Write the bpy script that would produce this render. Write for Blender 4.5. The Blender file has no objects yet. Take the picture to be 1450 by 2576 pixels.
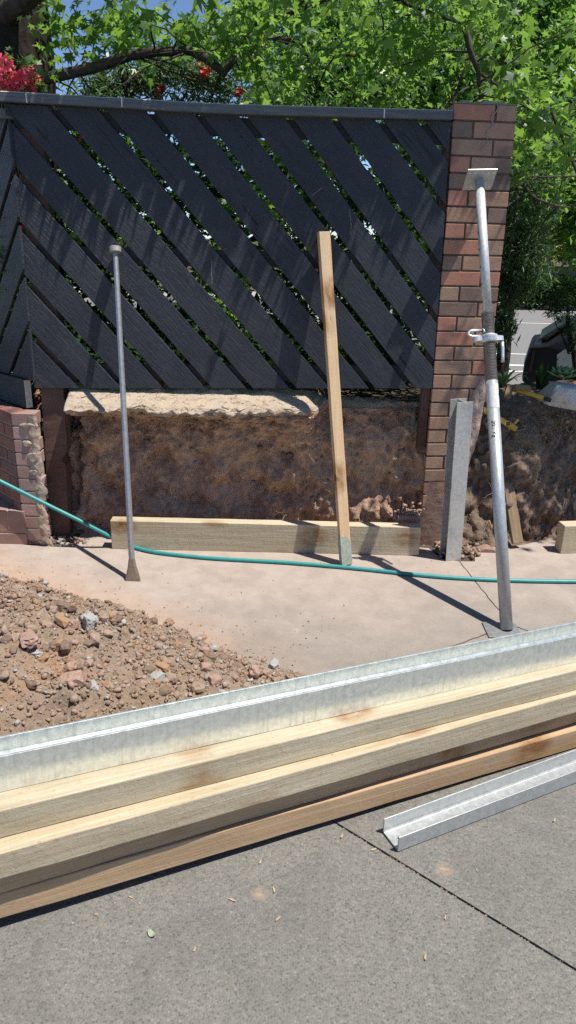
import bpy, bmesh, math, random
import numpy as np
from mathutils import Vector, Matrix, noise
random.seed(7); rng = np.random.default_rng(11)
R = math.radians
scene = bpy.context.scene
COL = scene.collection
# ------------------------------------------------------------------ camera model (metres, Z up, camera 2 m above the driveway)
F, CX, CY, TH, RO, H = 1870., 725., 1288., R(21), R(1.5), 2.0
def ray(px, py):
    u, v = px-CX, py-CY
    a = u*math.cos(RO)+v*math.sin(RO); b = -u*math.sin(RO)+v*math.cos(RO)
    return np.array([a, F*math.cos(TH)-b*math.sin(TH), -F*math.sin(TH)-b*math.cos(TH)])
def G(px, py, z=0.):
    r = ray(px, py); t = (z-H)/r[2]
    return np.array([r[0]*t, r[1]*t, z])
def PL(px, py, p0, n):
    r = ray(px, py); c = np.array([0, 0, H]); n = np.array(n, float)
    return c+r*(n.dot(np.array(p0)-c)/n.dot(r))
def PY(px, py, Y): return PL(px, py, (0, Y, 0), (0, 1, 0))
# ------------------------------------------------------------------ materials
class NT:
    def __init__(s, name):
        s.m = bpy.data.materials.new(name); s.m.use_nodes = True
        s.t = s.m.node_tree; s.t.nodes.clear()
        s.out = s.t.nodes.new('ShaderNodeOutputMaterial')
    def n(s, typ, **kw):
        nd = s.t.nodes.new(typ)
        for k, v in kw.items(): setattr(nd, k, v)
        return nd
    def put(s, sock, v):
        if v is None: return
        if isinstance(v, bpy.types.NodeSocket): s.t.links.new(v, sock)
        else:
            if sock.type == 'RGBA' and hasattr(v, '__len__') and len(v) == 3: v = (*v, 1)
            sock.default_value = v
    def co(s, scale=(1, 1, 1), kind='Object', loc=(0, 0, 0), rot=(0, 0, 0)):
        tc = s.n('ShaderNodeTexCoord'); mp = s.n('ShaderNodeMapping')
        if kind == 'World':
            g = s.n('ShaderNodeNewGeometry'); s.put(mp.inputs[0], g.outputs['Position'])
        else: s.put(mp.inputs[0], tc.outputs[kind])
        mp.inputs['Location'].default_value = loc; mp.inputs['Rotation'].default_value = rot
        mp.inputs['Scale'].default_value = scale
        return mp.outputs[0]
    def noise(s, v, scale=5, detail=6, rough=.6, dist=0, out='Fac'):
        q = s.n('ShaderNodeTexNoise'); s.put(q.inputs['Vector'], v)
        q.inputs['Scale'].default_value = scale; q.inputs['Detail'].default_value = detail
        q.inputs['Roughness'].default_value = rough; q.inputs['Distortion'].default_value = dist
        return q.outputs[out]
    def vor(s, v, scale=5, out='Distance', feature='F1', rnd=1):
        q = s.n('ShaderNodeTexVoronoi', feature=feature); s.put(q.inputs['Vector'], v)
        q.inputs['Scale'].default_value = scale
        q.inputs['Randomness'].default_value = rnd
        return q.outputs[out]
    def ramp(s, f, stops):
        q = s.n('ShaderNodeValToRGB'); s.put(q.inputs[0], f); e = q.color_ramp.elements
        while len(e) < len(stops): e.new(.5)
        for el, (p, c) in zip(e, stops):
            el.position = p; el.color = (c, c, c, 1) if not hasattr(c, '__len__') else (*c, 1)
        return q.outputs[0]
    def mix(s, f, a, b, mode='MIX'):
        q = s.n('ShaderNodeMix', data_type='RGBA', blend_type=mode)
        s.put(q.inputs[0], f); s.put(q.inputs[6], a); s.put(q.inputs[7], b)
        return q.outputs[2]
    def math(s, op, a, b=None, clamp=False):
        q = s.n('ShaderNodeMath', operation=op, use_clamp=clamp); s.put(q.inputs[0], a); s.put(q.inputs[1], b)
        return q.outputs[0]
    def sep(s, v, k):
        q = s.n('ShaderNodeSeparateXYZ'); s.put(q.inputs[0], v); return q.outputs[k]
    def bump(s, h, strength=.5, dist=.005, normal=None):
        q = s.n('ShaderNodeBump'); s.put(q.inputs['Height'], h)
        q.inputs['Strength'].default_value = strength; q.inputs['Distance'].default_value = dist
        if normal is not None: s.put(q.inputs['Normal'], normal)
        return q.outputs[0]
    def bsdf(s, color, rough=.7, metal=0, normal=None, spec=.5, **kw):
        q = s.n('ShaderNodeBsdfPrincipled')
        s.put(q.inputs['Base Color'], color); s.put(q.inputs['Roughness'], rough); s.put(q.inputs['Metallic'], metal)
        s.put(q.inputs['Specular IOR Level'], spec)
        if normal is not None: s.put(q.inputs['Normal'], normal)
        for k, v in kw.items(): s.put(q.inputs[k], v)
        s.t.links.new(q.outputs[0], s.out.inputs[0]); s.b = q
        return q
def rnd_out(s):
    return s.n('ShaderNodeObjectInfo').outputs['Random']

def mat_wood(name, c1, c2, rough_sawn=1., knots=True, stain=(.27, .125, .04), seed=0, green=.3, dark=(.31, .25, .15)):
    s = NT(name)
    rn = rnd_out(s)
    off = s.n('ShaderNodeCombineXYZ'); s.put(off.inputs[0], s.math('MULTIPLY', rn, 37.)); s.put(off.inputs[1], s.math('MULTIPLY', rn, 11.))
    base = s.co()
    ad = s.n('ShaderNodeVectorMath', operation='ADD'); s.put(ad.inputs[0], base); s.put(ad.inputs[1], off.outputs[0])
    v = ad.outputs[0]
    def sc(x, y, z):
        m = s.n('ShaderNodeMapping'); s.put(m.inputs[0], v); m.inputs['Scale'].default_value = (x, y, z)
        m.inputs['Location'].default_value = (seed, seed*.7, 0); return m.outputs[0]
    grain = s.noise(sc(.9, 34, 34), 1.6, 8, .72, 1.2)
    big = s.noise(sc(1.4, 5, 5), 1, 4, .6, .4)
    col = s.mix(s.ramp(grain, [(.38, 0), (.62, 1)]), c1, c2)
    col = s.mix(s.math('MULTIPLY', s.ramp(big, [(.42, 0), (.66, 1)]), green), col, dark)
    hgt = s.math('ADD', s.math('MULTIPLY', grain, .5), s.math('MULTIPLY', s.noise(sc(55, 70, 70), 1, 5, .75), rough_sawn*.6))
    saw = s.noise(sc(38, 9, 9), 1, 5, .75, .5)
    hgt = s.math('ADD', hgt, s.math('MULTIPLY', s.ramp(saw, [(.45, 0), (.62, 1)]), rough_sawn*.18))
    if knots:
        d = s.vor(sc(2.7, 3.6, 3.6), 1, 'Distance')
        dj = s.math('ADD', d, s.math('MULTIPLY', s.math('SUBTRACT', s.noise(sc(6, 26, 26), 1, 5, .7), .5), .22))
        k = s.ramp(dj, [(.0, 1), (.17, .9), (.33, 0)])
        k = s.math('MULTIPLY', k, s.ramp(s.noise(sc(9, 22, 22), 1, 4, .7), [(.3, .2), (.6, 1)]))
        col = s.mix(k, col, stain)
        k2 = s.ramp(dj, [(.05, 1), (.085, 0)])
        col = s.mix(s.math('MULTIPLY', k2, .8), col, (.12, .06, .03))
    sp = s.ramp(s.noise(sc(40, 70, 70), 1, 3, .6), [(.62, 0), (.72, 1)])
    col = s.mix(s.math('MULTIPLY', sp, .35), col, (.16, .11, .05))
    s.bsdf(col, .72, normal=s.bump(hgt, .75, .004), spec=.25)
    return s.m
def mat_galv(name, base=(.50, .52, .53), metal=.55, rough=.42, streak=(70, 3, 3), stain=.35):
    s = NT(name)
    st = s.noise(s.co(streak), 1, 5, .7)
    sp = s.noise(s.co(), 45, 4, .7); big = s.noise(s.co(), 3, 3, .5)
    f = s.math('MULTIPLY', s.ramp(st, [(.5, 0), (.68, 1)]), s.ramp(big, [(.35, .15), (.65, 1)]))
    col = s.mix(s.ramp(sp, [(.35, 0), (.65, 1)]), tuple(b*.86 for b in base), tuple(min(1, b*1.12) for b in base))
    col = s.mix(s.math('MULTIPLY', f, stain), col, (.22, .24, .25))
    rg = s.math('ADD', s.math('MULTIPLY', sp, .16), rough-.06)
    s.bsdf(col, rg, metal, s.bump(s.math('ADD', sp, st), .06, .001), .5)
    return s.m
def mat_paint_board():
    s = NT('slate_grey_fence_paint'); v = s.co((1, 1, 1)); rn = rnd_out(s)
    off = s.n('ShaderNodeCombineXYZ'); s.put(off.inputs[0], s.math('MULTIPLY', rn, 31.)); s.put(off.inputs[2], s.math('MULTIPLY', rn, 17.))
    ad = s.n('ShaderNodeVectorMath', operation='ADD'); s.put(ad.inputs[0], v); s.put(ad.inputs[1], off.outputs[0])
    def sc(x, y, z):
        m = s.n('ShaderNodeMapping'); s.put(m.inputs[0], ad.outputs[0]); m.inputs['Scale'].default_value = (x, y, z); return m.outputs[0]
    g = s.noise(sc(6, 60, 60), 1.5, 7, .7, .6); fine = s.noise(sc(30, 110, 110), 1, 4, .7)
    big = s.noise(sc(1.5, 3, 3), 1.3, 4, .6)
    col = s.mix(s.ramp(big, [(.3, 0), (.7, 1)]), (.023, .028, .038), (.034, .041, .055))
    dust = s.math('MULTIPLY', s.ramp(s.noise(sc(5, 9, 9), 1, 6, .7), [(.5, 0), (.75, 1)]), .25)
    col = s.mix(dust, col, (.11, .11, .115))
    crack = s.ramp(s.noise(sc(.8, 26, 26), 1.0, 2, .5, 1.2), [(.485, 0), (.497, 1), (.51, 0)])
    cm = s.ramp(s.noise(sc(1.1, 5, 5), 1, 2, .5), [(.6, 0), (.66, 1)])
    ck = s.math('MULTIPLY', crack, cm)
    col = s.mix(ck, col, (.012, .013, .016))
    fl = s.ramp(s.noise(sc(26, 38, 38), 1, 3, .6), [(.73, 0), (.76, 1)])
    col = s.mix(s.math('MULTIPLY', fl, .45), col, (.22, .21, .19))
    h = s.math('ADD', g, s.math('MULTIPLY', fine, .4)); h = s.math('SUBTRACT', h, s.math('MULTIPLY', ck, 1.5))
    s.bsdf(col, .46, 0, s.bump(h, .85, .008), .42)
    return s.m
def mat_brick(name, c, c2, patch=(.06, .045, .05)):
    s = NT(name); v = s.co()
    n1 = s.noise(v, 9, 5, .6); n2 = s.noise(v, 60, 4, .7); n3 = s.noise(v, 5, 2, .5)
    col = s.mix(s.ramp(n1, [(.35, 0), (.65, 1)]), c, c2)
    col = s.mix(s.math('MULTIPLY', s.ramp(n3, [(.55, 0), (.7, 1)]), .55), col, patch)
    col = s.mix(s.math('MULTIPLY', s.ramp(n2, [(.62, 0), (.75, 1)]), .4), col, (.42, .33, .27))
    s.bsdf(col, .62, 0, s.bump(s.math('ADD', n2, s.math('MULTIPLY', n1, .6)), .35, .004), .4)
    return s.m
def mat_soil(name, c1, c2, c3, scale=1., bumpd=.02, speck=True, patch=None, rough=.95):
    s = NT(name); v = s.co(kind='World')
    n1 = s.noise(v, 3.2*scale, 6, .65, .5); n2 = s.noise(v, 28*scale, 7, .75); n3 = s.noise(v, 9*scale, 5, .7, .8)
    col = s.mix(s.ramp(n1, [(.35, 0), (.65, 1)]), c1, c2)
    col = s.mix(s.ramp(n2, [(.45, 0), (.7, .8)]), col, c3)
    cr = s.vor(v, 16*scale, 'Distance')
    col = s.mix(s.math('MULTIPLY', s.ramp(n3, [(.3, .8), (.42, 0)]), .55), col, tuple(a*.4 for a in c1))  # darkens the low spots of the bump, crevice shade put into the colour
    if patch:
        col = s.mix(s.ramp(s.noise(v, 1.6*scale, 3, .5), [(.55, 0), (.66, .75)]), col, patch)
    if speck:
        col = s.mix(s.ramp(s.vor(v, 55*scale), [(.10, .75), (.19, 0)]), col, (.36, .27, .17))
    n4 = s.noise(v, 75*scale, 5, .8)
    col = s.mix(s.math('MULTIPLY', s.ramp(n4, [(.34, 1), (.44, 0)]), .38), col, tuple(a*.45 for a in c1))
    col = s.mix(s.math('MULTIPLY', s.ramp(n4, [(.58, 0), (.72, 1)]), .35), col, c3)
    h = s.math('ADD', s.math('ADD', s.math('ADD', n2, s.math('MULTIPLY', n4, .35)), s.math('MULTIPLY', n3, 1.2)), s.math('MULTIPLY', cr, .5))
    s.bsdf(col, rough, 0, s.bump(h, .75, bumpd*.55), .15)
    return s.m
def mat_concrete():
    s = NT('exposed_aggregate_concrete'); v = s.co(kind='World')
    warp = s.noise(v, 60, 2, .5, out='Color')
    wv = s.n('ShaderNodeVectorMath', operation='MULTIPLY_ADD'); s.put(wv.inputs[0], warp); wv.inputs[1].default_value = (.006,)*3; s.put(wv.inputs[2], v)
    peb = s.vor(wv.outputs[0], 120, 'Color'); pd = s.vor(wv.outputs[0], 120, 'Distance')
    pv = s.sep(peb, 0); pw = s.sep(peb, 1)
    pn = s.noise(v, 210, 3, .8); stone = s.ramp(pv, [(0, (.075, .075, .078)), (.25, (.11, .108, .105)), (.5, (.16, .155, .145)), (.72, (.24, .23, .205)), (.9, (.34, .325, .29)), (1, (.2, .15, .11))])
    mortar = (.235, .222, .192)
    gc = s.mix(s.ramp(pd, [(.42, 0), (.62, .8)]), stone, mortar)
    gc = s.mix(s.ramp(pw, [(.3, 0), (.4, .35)]), gc, mortar)
    gc = s.mix(.38, gc, s.ramp(pn, [(.32, (.05, .05, .05)), (.5, (.18, .175, .16)), (.68, (.40, .385, .345))]))
    b0 = s.noise(v, 1.1, 5, .6); gc = s.mix(s.math('MULTIPLY', s.ramp(b0, [(.35, 0), (.7, 1)]), .28), gc, (.14, .13, .13))
    st = s.ramp(s.vor(s.co((1, 1, 1), 'World', (.3, .1, 0)), 3.1), [(.02, .8), (.06, .35), (.12, 0)])
    gc = s.mix(1.0, gc, (.89, .895, .89), 'MULTIPLY')
    ss = s.ramp(s.noise(v, 2.6, 6, .7, .8), [(.48, 0), (.60, .5), (.64, .15), (.8, 0)])
    gc = s.mix(s.math('MULTIPLY', ss, .5), gc, (.09, .085, .08))
    gc = s.mix(s.math('MULTIPLY', st, s.ramp(s.noise(v, 40, 4, .7), [(.35, .2), (.6, 1)])), gc, (.44, .31, .20))
    # dusty clay film over the far part of the drive
    y = s.sep(v, 1); x = s.sep(v, 0)
    dn = s.noise(v, 1.6, 6, .65, .3)
    yy = s.math('ADD', s.math('SUBTRACT', y, s.math('MULTIPLY', x, .28)), s.math('MULTIPLY', s.math('SUBTRACT', dn, .5), 1.5))
    d = s.ramp(s.math('MULTIPLY', s.math('SUBTRACT', yy, 2.35), .55), [(0, 0), (.55, .62), (.95, .93)])
    fine = s.noise(v, 130, 4, .8); mid = s.noise(v, 7, 5, .65)
    dust = s.mix(s.ramp(mid, [(.3, 0), (.7, 1)]), (.35, .288, .245), (.44, .37, .32))
    dust = s.mix(s.math('MULTIPLY', s.ramp(fine, [(.55, 0), (.8, 1)]), .5), dust, (.30, .21, .165))
    stn = s.ramp(s.noise(v, 3.3, 7, .78, .2), [(.48, 0), (.62, .38), (.72, .1)])
    dust = s.mix(stn, dust, (.27, .22, .19))
    blt = s.ramp(s.noise(v, 22, 5, .8, .5), [(.60, 0), (.70, .6)])
    dust = s.mix(blt, dust, (.50, .44, .38))
    # orange clay halo beside the spoil heap
    e = s.math('ADD', s.math('ADD', s.math('MULTIPLY', x, .49), s.math('MULTIPLY', y, .87)), s.math('MULTIPLY', s.noise(v, 5, 5, .7), .28))
    halo = s.ramp(s.math('ABSOLUTE', s.math('SUBTRACT', e, 2.83)), [(.0, 1), (.10, .6), (.30, 0)])
    xm = s.ramp(s.math('MULTIPLY', s.math('ADD', x, 2), .33), [(.0, 1), (.62, 1), (.76, 0)])
    halo = s.math('MULTIPLY', s.math('MULTIPLY', halo, xm), s.ramp(s.noise(v, 34, 6, .85), [(.42, 0), (.6, 1)]))
    dust = s.mix(s.math('MULTIPLY', halo, .8), dust, (.50, .27, .13))
    col = s.mix(d, gc, dust)
    spk = s.ramp(s.vor(v, 19), [(.03, 1), (.055, 0)])
    col = s.mix(s.math('MULTIPLY', spk, .6), col, (.16, .11, .08))
    hb = s.math('MULTIPLY', s.math('SUBTRACT', 1.0, pd), s.math('SUBTRACT', 1.0, s.math('MULTIPLY', d, .9)))
    h = s.math('ADD', hb, s.math('MULTIPLY', fine, .35))
    s.bsdf(col, .86, 0, s.bump(h, .55, .003), .3)
    return s.m
def mat_leaf(name, c1, c2, trans=.45, gloss=.35, tc=None, dead=None, spec=.5):
    s = NT(name)
    g = s.n('ShaderNodeNewGeometry'); rp = g.outputs['Random Per Island']
    col = s.mix(rp, c1, c2)
    if dead: col = s.mix(s.ramp(rp, [(.93, 0), (.95, 1)]), col, dead)
    p = s.n('ShaderNodeBsdfPrincipled'); s.put(p.inputs['Base Color'], col); p.inputs['Roughness'].default_value = gloss
    p.inputs['Specular IOR Level'].default_value = spec
    t = s.n('ShaderNodeBsdfTranslucent')
    tcol = s.mix(.8, col, tc or (.30, .55, .04)); s.put(t.inputs[0], tcol)
    mx = s.n('ShaderNodeMixShader'); mx.inputs[0].default_value = trans
    s.t.links.new(p.outputs[0], mx.inputs[1]); s.t.links.new(t.outputs[0], mx.inputs[2]); s.t.links.new(mx.outputs[0], s.out.inputs[0])
    return s.m
def mat_plain(name, c, rough=.6, metal=0, var=.15, scale=20, spec=.5, bump=.2, bd=.003, co='Object', cs=(1, 1, 1), **kw):
    s = NT(name); v = s.co(cs, co)
    n = s.noise(v, scale, 5, .65)
    col = s.mix(s.ramp(n, [(.3, 0), (.7, 1)]), tuple(a*(1-var) for a in c), tuple(min(1, a*(1+var)) for a in c))
    s.bsdf(col, rough, metal, s.bump(n, bump, bd), spec, **kw)
    return s.m
def mat_bark(name, c1, c2):
    s = NT(name); v = s.co((1, 1, .35)); n = s.noise(v, 14, 7, .7, .6); w = s.vor(v, 22)
    s.bsdf(s.mix(s.ramp(n, [(.35, 0), (.65, 1)]), c1, c2), .9, 0, s.bump(s.math('ADD', n, w), .9, .02), .2)
    return s.m

M = {}
M['pine'] = mat_wood('treated_pine', (.62, .53, .385), (.45, .365, .24))
M['pine2'] = mat_wood('treated_pine_green', (.61, .54, .40), (.44, .37, .25), seed=4, green=.35, dark=(.33, .27, .16))
M['brownpine'] = mat_wood('brown_sap_pine', (.56, .39, .235), (.42, .285, .165), rough_sawn=.6, seed=9, green=.25, dark=(.28, .2, .12))
M['stake'] = mat_wood('bare_pine', (.68, .50, .32), (.56, .39, .22), rough_sawn=.4, knots=True, green=.1)
M['offcut'] = mat_wood('weathered_offcut', (.27, .19, .12), (.20, .13, .08), rough_sawn=.5, green=.2, dark=(.12, .1, .08))
M['greywood'] = mat_wood('grey_offcut', (.30, .26, .22), (.22, .19, .16), rough_sawn=.5, green=.2, dark=(.16, .15, .14))
M['rot'] = mat_wood('rotten_post_wood', (.135, .075, .055), (.085, .05, .04), rough_sawn=1.2, knots=False, green=.7, dark=(.16, .11, .09))
M['galv'] = mat_galv('galvanised_steel', (.80, .84, .80), .66, .24, (60, 3, 3), .40)
M['galv_b'] = mat_galv('galvanised_steel_bright', (.50, .52, .52), .5, .38, (40, 5, 5), .2)
M['galv_p'] = mat_galv('galvanised_prop_tube', (.46, .49, .50), .45, .42, (4, 4, 30), .25)
M['prop_in'] = mat_galv('prop_inner_tube', (.62, .63, .61), .35, .45, (4, 4, 30), .15)
M['thread'] = mat_galv('prop_thread_steel', (.25, .24, .23), .7, .38, (4, 4, 30), .2)
M['cast'] = mat_galv('cast_silver_collar', (.70, .70, .69), .55, .36, (8, 8, 8), .1)
M['iron'] = mat_galv('worn_steel_bar', (.34, .345, .36), .55, .45, (5, 40, 40), .5)
M['board'] = mat_paint_board()
M['boardtop'] = mat_plain('weathered_board_edge', (.30, .31, .31), .7, var=.35, scale=35)
M['bricks'] = [mat_brick('red_brick', (.50, .235, .155), (.41, .19, .13)), mat_brick('brown_brick', (.47, .275, .185), (.35, .205, .145)),
               mat_brick('plum_brick', (.26, .17, .13), (.19, .13, .105)), mat_brick('tan_brown_brick', (.43, .28, .19), (.33, .205, .145))]
M['mauve'] = [mat_brick('mauve_brick', (.36, .235, .20), (.30, .19, .165), (.22, .145, .13)), mat_brick('pale_mauve_brick', (.42, .29, .25), (.34, .225, .195), (.25, .18, .17))]
M['mortar_dark'] = mat_plain('dark_mortar', (.14, .105, .09), .95, var=.3, scale=60, spec=.1, bump=.6)
M['mortar'] = mat_plain('pale_mortar', (.44, .36, .28), .95, var=.25, scale=30, spec=.1, bump=.9, bd=.01)
M['clay'] = mat_soil('clay_smear', (.27, .17, .135), (.32, .21, .165), (.36, .26, .20), 1.6, .008, False)
M['bank'] = mat_soil('bank_clay', (.34, .20, .13), (.53, .35, .235), (.72, .53, .38), 1, .03, True, (.42, .25, .15))
M['topsoil'] = mat_soil('dry_topsoil', (.40, .32, .24), (.48, .39, .30), (.55, .46, .36), 3.2, .012, True)
M['heap'] = mat_soil('spoil_soil', (.20, .145, .105), (.28, .21, .155), (.38, .30, .225), 2.4, .014, True, (.34, .19, .11))
M['rocks'] = [mat_soil('clay_lump_a', (.27, .195, .145), (.34, .255, .19), (.42, .33, .255), 5, .006, False),
              mat_soil('clay_lump_b', (.31, .18, .105), (.37, .23, .14), (.40, .28, .18), 5, .006, False),
              mat_soil('grey_stone', (.30, .30, .29), (.40, .40, .385), (.48, .47, .45), 5, .006, False),
              mat_soil('pink_stone', (.33, .215, .17), (.39, .26, .205), (.43, .32, .26), 5, .006, False),
              mat_soil('dark_lump', (.17, .12, .088), (.22, .155, .112), (.28, .21, .155), 5, .006, False)]
M['concrete'] = mat_concrete()
M['joint'] = mat_plain('dark_joint_filler', (.085, .07, .058), .95, var=.5, scale=80, spec=.1, co='World')
M['hose'] = mat_plain('teal_hose_rubber', (.035, .27, .27), .45, var=.12, scale=30, bump=.15)
M['white'] = mat_plain('peeling_white_label', (.66, .66, .63), .7, var=.12, scale=60)
M['ink'] = mat_plain('black_marker_ink', (.02, .02, .025), .6, var=.1)
M['yellow'] = mat_plain('yellow_level_paint', (.58, .36, .04), .4, var=.1)
M['greenpaint'] = mat_plain('pale_green_paint', (.32, .36, .30), .8, var=.25, scale=50)
M['root'] = mat_plain('dry_root', (.44, .32, .22), .9, var=.3, scale=40)
M['bark'] = mat_bark('dark_bark', (.022, .017, .014), (.05, .04, .033))
M['bark2'] = mat_bark('grey_bark', (.05, .04, .034), (.11, .09, .075))
M['leaf'] = mat_leaf('sweetgum_leaf', (.030, .085, .022), (.12, .225, .055), .48, .36, (.36, .62, .09))
M['leaf_b'] = mat_leaf('light_leaf', (.11, .22, .05), (.19, .32, .08), .42, .5, (.35, .62, .1))
M['leaf_d'] = mat_leaf('dark_leaf', (.014, .032, .012), (.035, .075, .022), .15, .7, (.1, .25, .03), spec=.1)
M['leaf_y'] = mat_leaf('yellow_leaf', (.34, .30, .05), (.45, .38, .08), .35, .5, (.6, .5, .1))
M['needle'] = mat_leaf('conifer_leaf', (.035, .075, .03), (.085, .14, .05), .25, .5, (.2, .4, .1), (.20, .11, .05))
M['ger_leaf'] = mat_leaf('geranium_leaf', (.06, .13, .04), (.10, .20, .07), .35, .5)
M['red'] = mat_leaf('red_petal', (.85, .10, .16), (.95, .20, .26), .35, .5, (1.0, .25, .3))
M['dullred'] = mat_leaf('bottlebrush_red', (.45, .05, .04), (.55, .09, .06), .2, .6, (.6, .1, .05))
M['succ'] = mat_leaf('succulent_leaf', (.20, .32, .13), (.26, .38, .17), .15, .4)
M['straw'] = mat_plain('dry_straw', (.48, .36, .22), .8, var=.2, scale=60)
M['greenleaf'] = mat_plain('fallen_green_leaf', (.30, .36, .24), .8, var=.2, scale=60)

# ------------------------------------------------------------------ object helpers
def link(name, me, parent=None, mats=None):
    o = bpy.data.objects.new(name, me); COL.objects.link(o)
    if mats is not None:
        for m in (mats if isinstance(mats, (list, tuple)) else [mats]): me.materials.append(m)
    if parent is not None:
        o.parent = parent
        if parent.type == 'EMPTY': o.matrix_parent_inverse = parent_world(parent).inverted()
    return o
def tag(o, label=None, cat=None, group=None, kind=None):
    if label: o['label'] = label
    if cat: o['category'] = cat
    if group: o['group'] = group
    if kind: o['kind'] = kind
    return o
def empty(name, loc, label, cat, group=None):
    o = bpy.data.objects.new(name, None); COL.objects.link(o); o.location = loc; o.empty_display_size = .1
    return tag(o, label, cat, group)
def frame(o, origin, xd, zd):
    x = Vector(xd).normalized(); z = Vector(zd); z = (z-x*z.dot(x)).normalized(); y = z.cross(x)
    m = Matrix(((x[0], y[0], z[0], origin[0]), (x[1], y[1], z[1], origin[1]), (x[2], y[2], z[2], origin[2]), (0, 0, 0, 1)))
    if o.parent: o.matrix_parent_inverse = Matrix.Identity(4); o.matrix_basis = parent_world(o.parent).inverted() @ m
    else: o.matrix_basis = m
    return o
def parent_world(p):
    m = p.matrix_basis.copy()
    while p.parent: p = p.parent; m = p.matrix_basis @ m
    return m
def bm_to(name, bm, parent=None, mats=None, smooth=False):
    me = bpy.data.meshes.new(name); bm.normal_update(); bm.to_mesh(me); bm.free()
    o = link(name, me, parent, mats)
    if smooth:
        for p in me.polygons: p.use_smooth = True
    return o
def box(bm, x0, x1, y0, y1, z0, z1, mi=0, fn=None):
    c = [(x0, y0, z0), (x1, y0, z0), (x1, y1, z0), (x0, y1, z0), (x0, y0, z1), (x1, y0, z1), (x1, y1, z1), (x0, y1, z1)]
    if fn: c = [fn(*p) for p in c]
    vs = [bm.verts.new(p) for p in c]
    for f in ((0, 3, 2, 1), (4, 5, 6, 7), (0, 1, 5, 4), (1, 2, 6, 5), (2, 3, 7, 6), (3, 0, 4, 7)):
        fc = bm.faces.new([vs[i] for i in f]); fc.material_index = mi
    return vs
def bevel(o, w=.003, seg=2):
    m = o.modifiers.new('bevel', 'BEVEL'); m.width = w; m.segments = seg; m.limit_method = 'ANGLE'; m.angle_limit = R(40)
    return o
def prism(bm, pts, d, mi=0):
    """pts: ring of 3D points; extruded by vector d"""
    a = [bm.verts.new(p) for p in pts]; b = [bm.verts.new(Vector(p)+Vector(d)) for p in pts]; n = len(pts)
    fs = [bm.faces.new(a), bm.faces.new(b[::-1])]
    for i in range(n): fs.append(bm.faces.new((a[i], b[i], b[(i+1) % n], a[(i+1) % n])))
    for f in fs: f.material_index = mi
def tube(bm, pts, rad, seg=10, mi=0, cap=True, smooth=True, ring=None):
    pts = [Vector(p) for p in pts]; n = len(pts)
    if not hasattr(rad, '__len__'): rad = [rad]*n
    prev = None; rings = []; nrm = None
    for i, p in enumerate(pts):
        t = (pts[min(i+1, n-1)]-pts[max(i-1, 0)]).normalized()
        if nrm is None:
            nrm = t.orthogonal().normalized()
        nrm = (nrm-t*nrm.dot(t)).normalized(); b = t.cross(nrm)
        rg = []
        for k in range(seg):
            a = 2*math.pi*k/seg; rg.append(bm.verts.new(p+(nrm*math.cos(a)+b*math.sin(a))*rad[i]))
        rings.append(rg)
    for i in range(n-1):
        for k in range(seg):
            f = bm.faces.new((rings[i][k], rings[i][(k+1) % seg], rings[i+1][(k+1) % seg], rings[i+1][k])); f.smooth = smooth; f.material_index = mi
    if cap:
        f = bm.faces.new(rings[0][::-1]); f.material_index = mi
        f = bm.faces.new(rings[-1]); f.material_index = mi
def np_mesh(name, V, Fc, parent=None, mats=None, mi=None, smooth=False):
    """V (n,3), Fc (m,k) all faces the same size"""
    me = bpy.data.meshes.new(name); V = np.asarray(V, np.float32); Fc = np.asarray(Fc, np.int32)
    me.vertices.add(len(V)); me.vertices.foreach_set('co', V.ravel())
    k = Fc.shape[1]; me.loops.add(Fc.size); me.loops.foreach_set('vertex_index', Fc.ravel())
    me.polygons.add(len(Fc)); me.polygons.foreach_set('loop_start', np.arange(0, Fc.size, k, dtype=np.int32))
    me.polygons.foreach_set('loop_total', np.full(len(Fc), k, np.int32))
    if mi is not None: me.polygons.foreach_set('material_index', np.asarray(mi, np.int32))
    if smooth: me.polygons.foreach_set('use_smooth', np.ones(len(Fc), bool))
    me.update(calc_edges=True)
    return link(name, me, parent, mats)
def fbm(p, sc, octv=4): return noise.fractal(Vector(p)*sc, 1.0, 2.0, octv)

# ------------------------------------------------------------------ world, sun, camera
w = bpy.data.worlds.new('World'); scene.world = w; w.use_nodes = True
nt = w.node_tree; bg = nt.nodes['Background']; sky = nt.nodes.new('ShaderNodeTexSky'); sky.sky_type = 'NISHITA'
sky.sun_disc = False
SUN = Vector((.37, -.14, 1.)).normalized()
sky.sun_elevation = math.asin(SUN.z); sky.sun_rotation = math.atan2(SUN.x, SUN.y)
sky.air_density = .5; sky.dust_density = 0; sky.ozone_density = 3.5
nt.links.new(sky.outputs[0], bg.inputs[0]); bg.inputs[1].default_value = .125
sl = bpy.data.lights.new('sun', 'SUN'); sl.energy = 5.0; sl.angle = R(.53); sl.color = (1, .95, .87)
so = bpy.data.objects.new('sun', sl); COL.objects.link(so); so.rotation_euler = SUN.to_track_quat('Z', 'Y').to_euler(); so.location = (4, -2, 9)
cam = bpy.data.cameras.new('camera'); co = bpy.data.objects.new('camera', cam); COL.objects.link(co); scene.camera = co
cam.sensor_fit = 'VERTICAL'; cam.sensor_height = 36; cam.lens = 36*F/2576.; cam.clip_end = 2000; cam.clip_start = .05
X = Vector((1, 0, 0)); D0 = Vector((0, -math.sin(TH), -math.cos(TH)))
Rc = X*math.cos(RO)-D0*math.sin(RO); Dn = X*math.sin(RO)+D0*math.cos(RO); Fw = Vector((0, math.cos(TH), -math.sin(TH)))
co.matrix_world = Matrix(((Rc.x, -Dn.x, -Fw.x, 0), (Rc.y, -Dn.y, -Fw.y, 0), (Rc.z, -Dn.z, -Fw.z, H), (0, 0, 0, 1)))
scene.view_settings.view_transform = 'Standard'; scene.view_settings.look = 'None'; scene.view_settings.exposure = 0.36; scene.view_settings.gamma = 1
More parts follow.
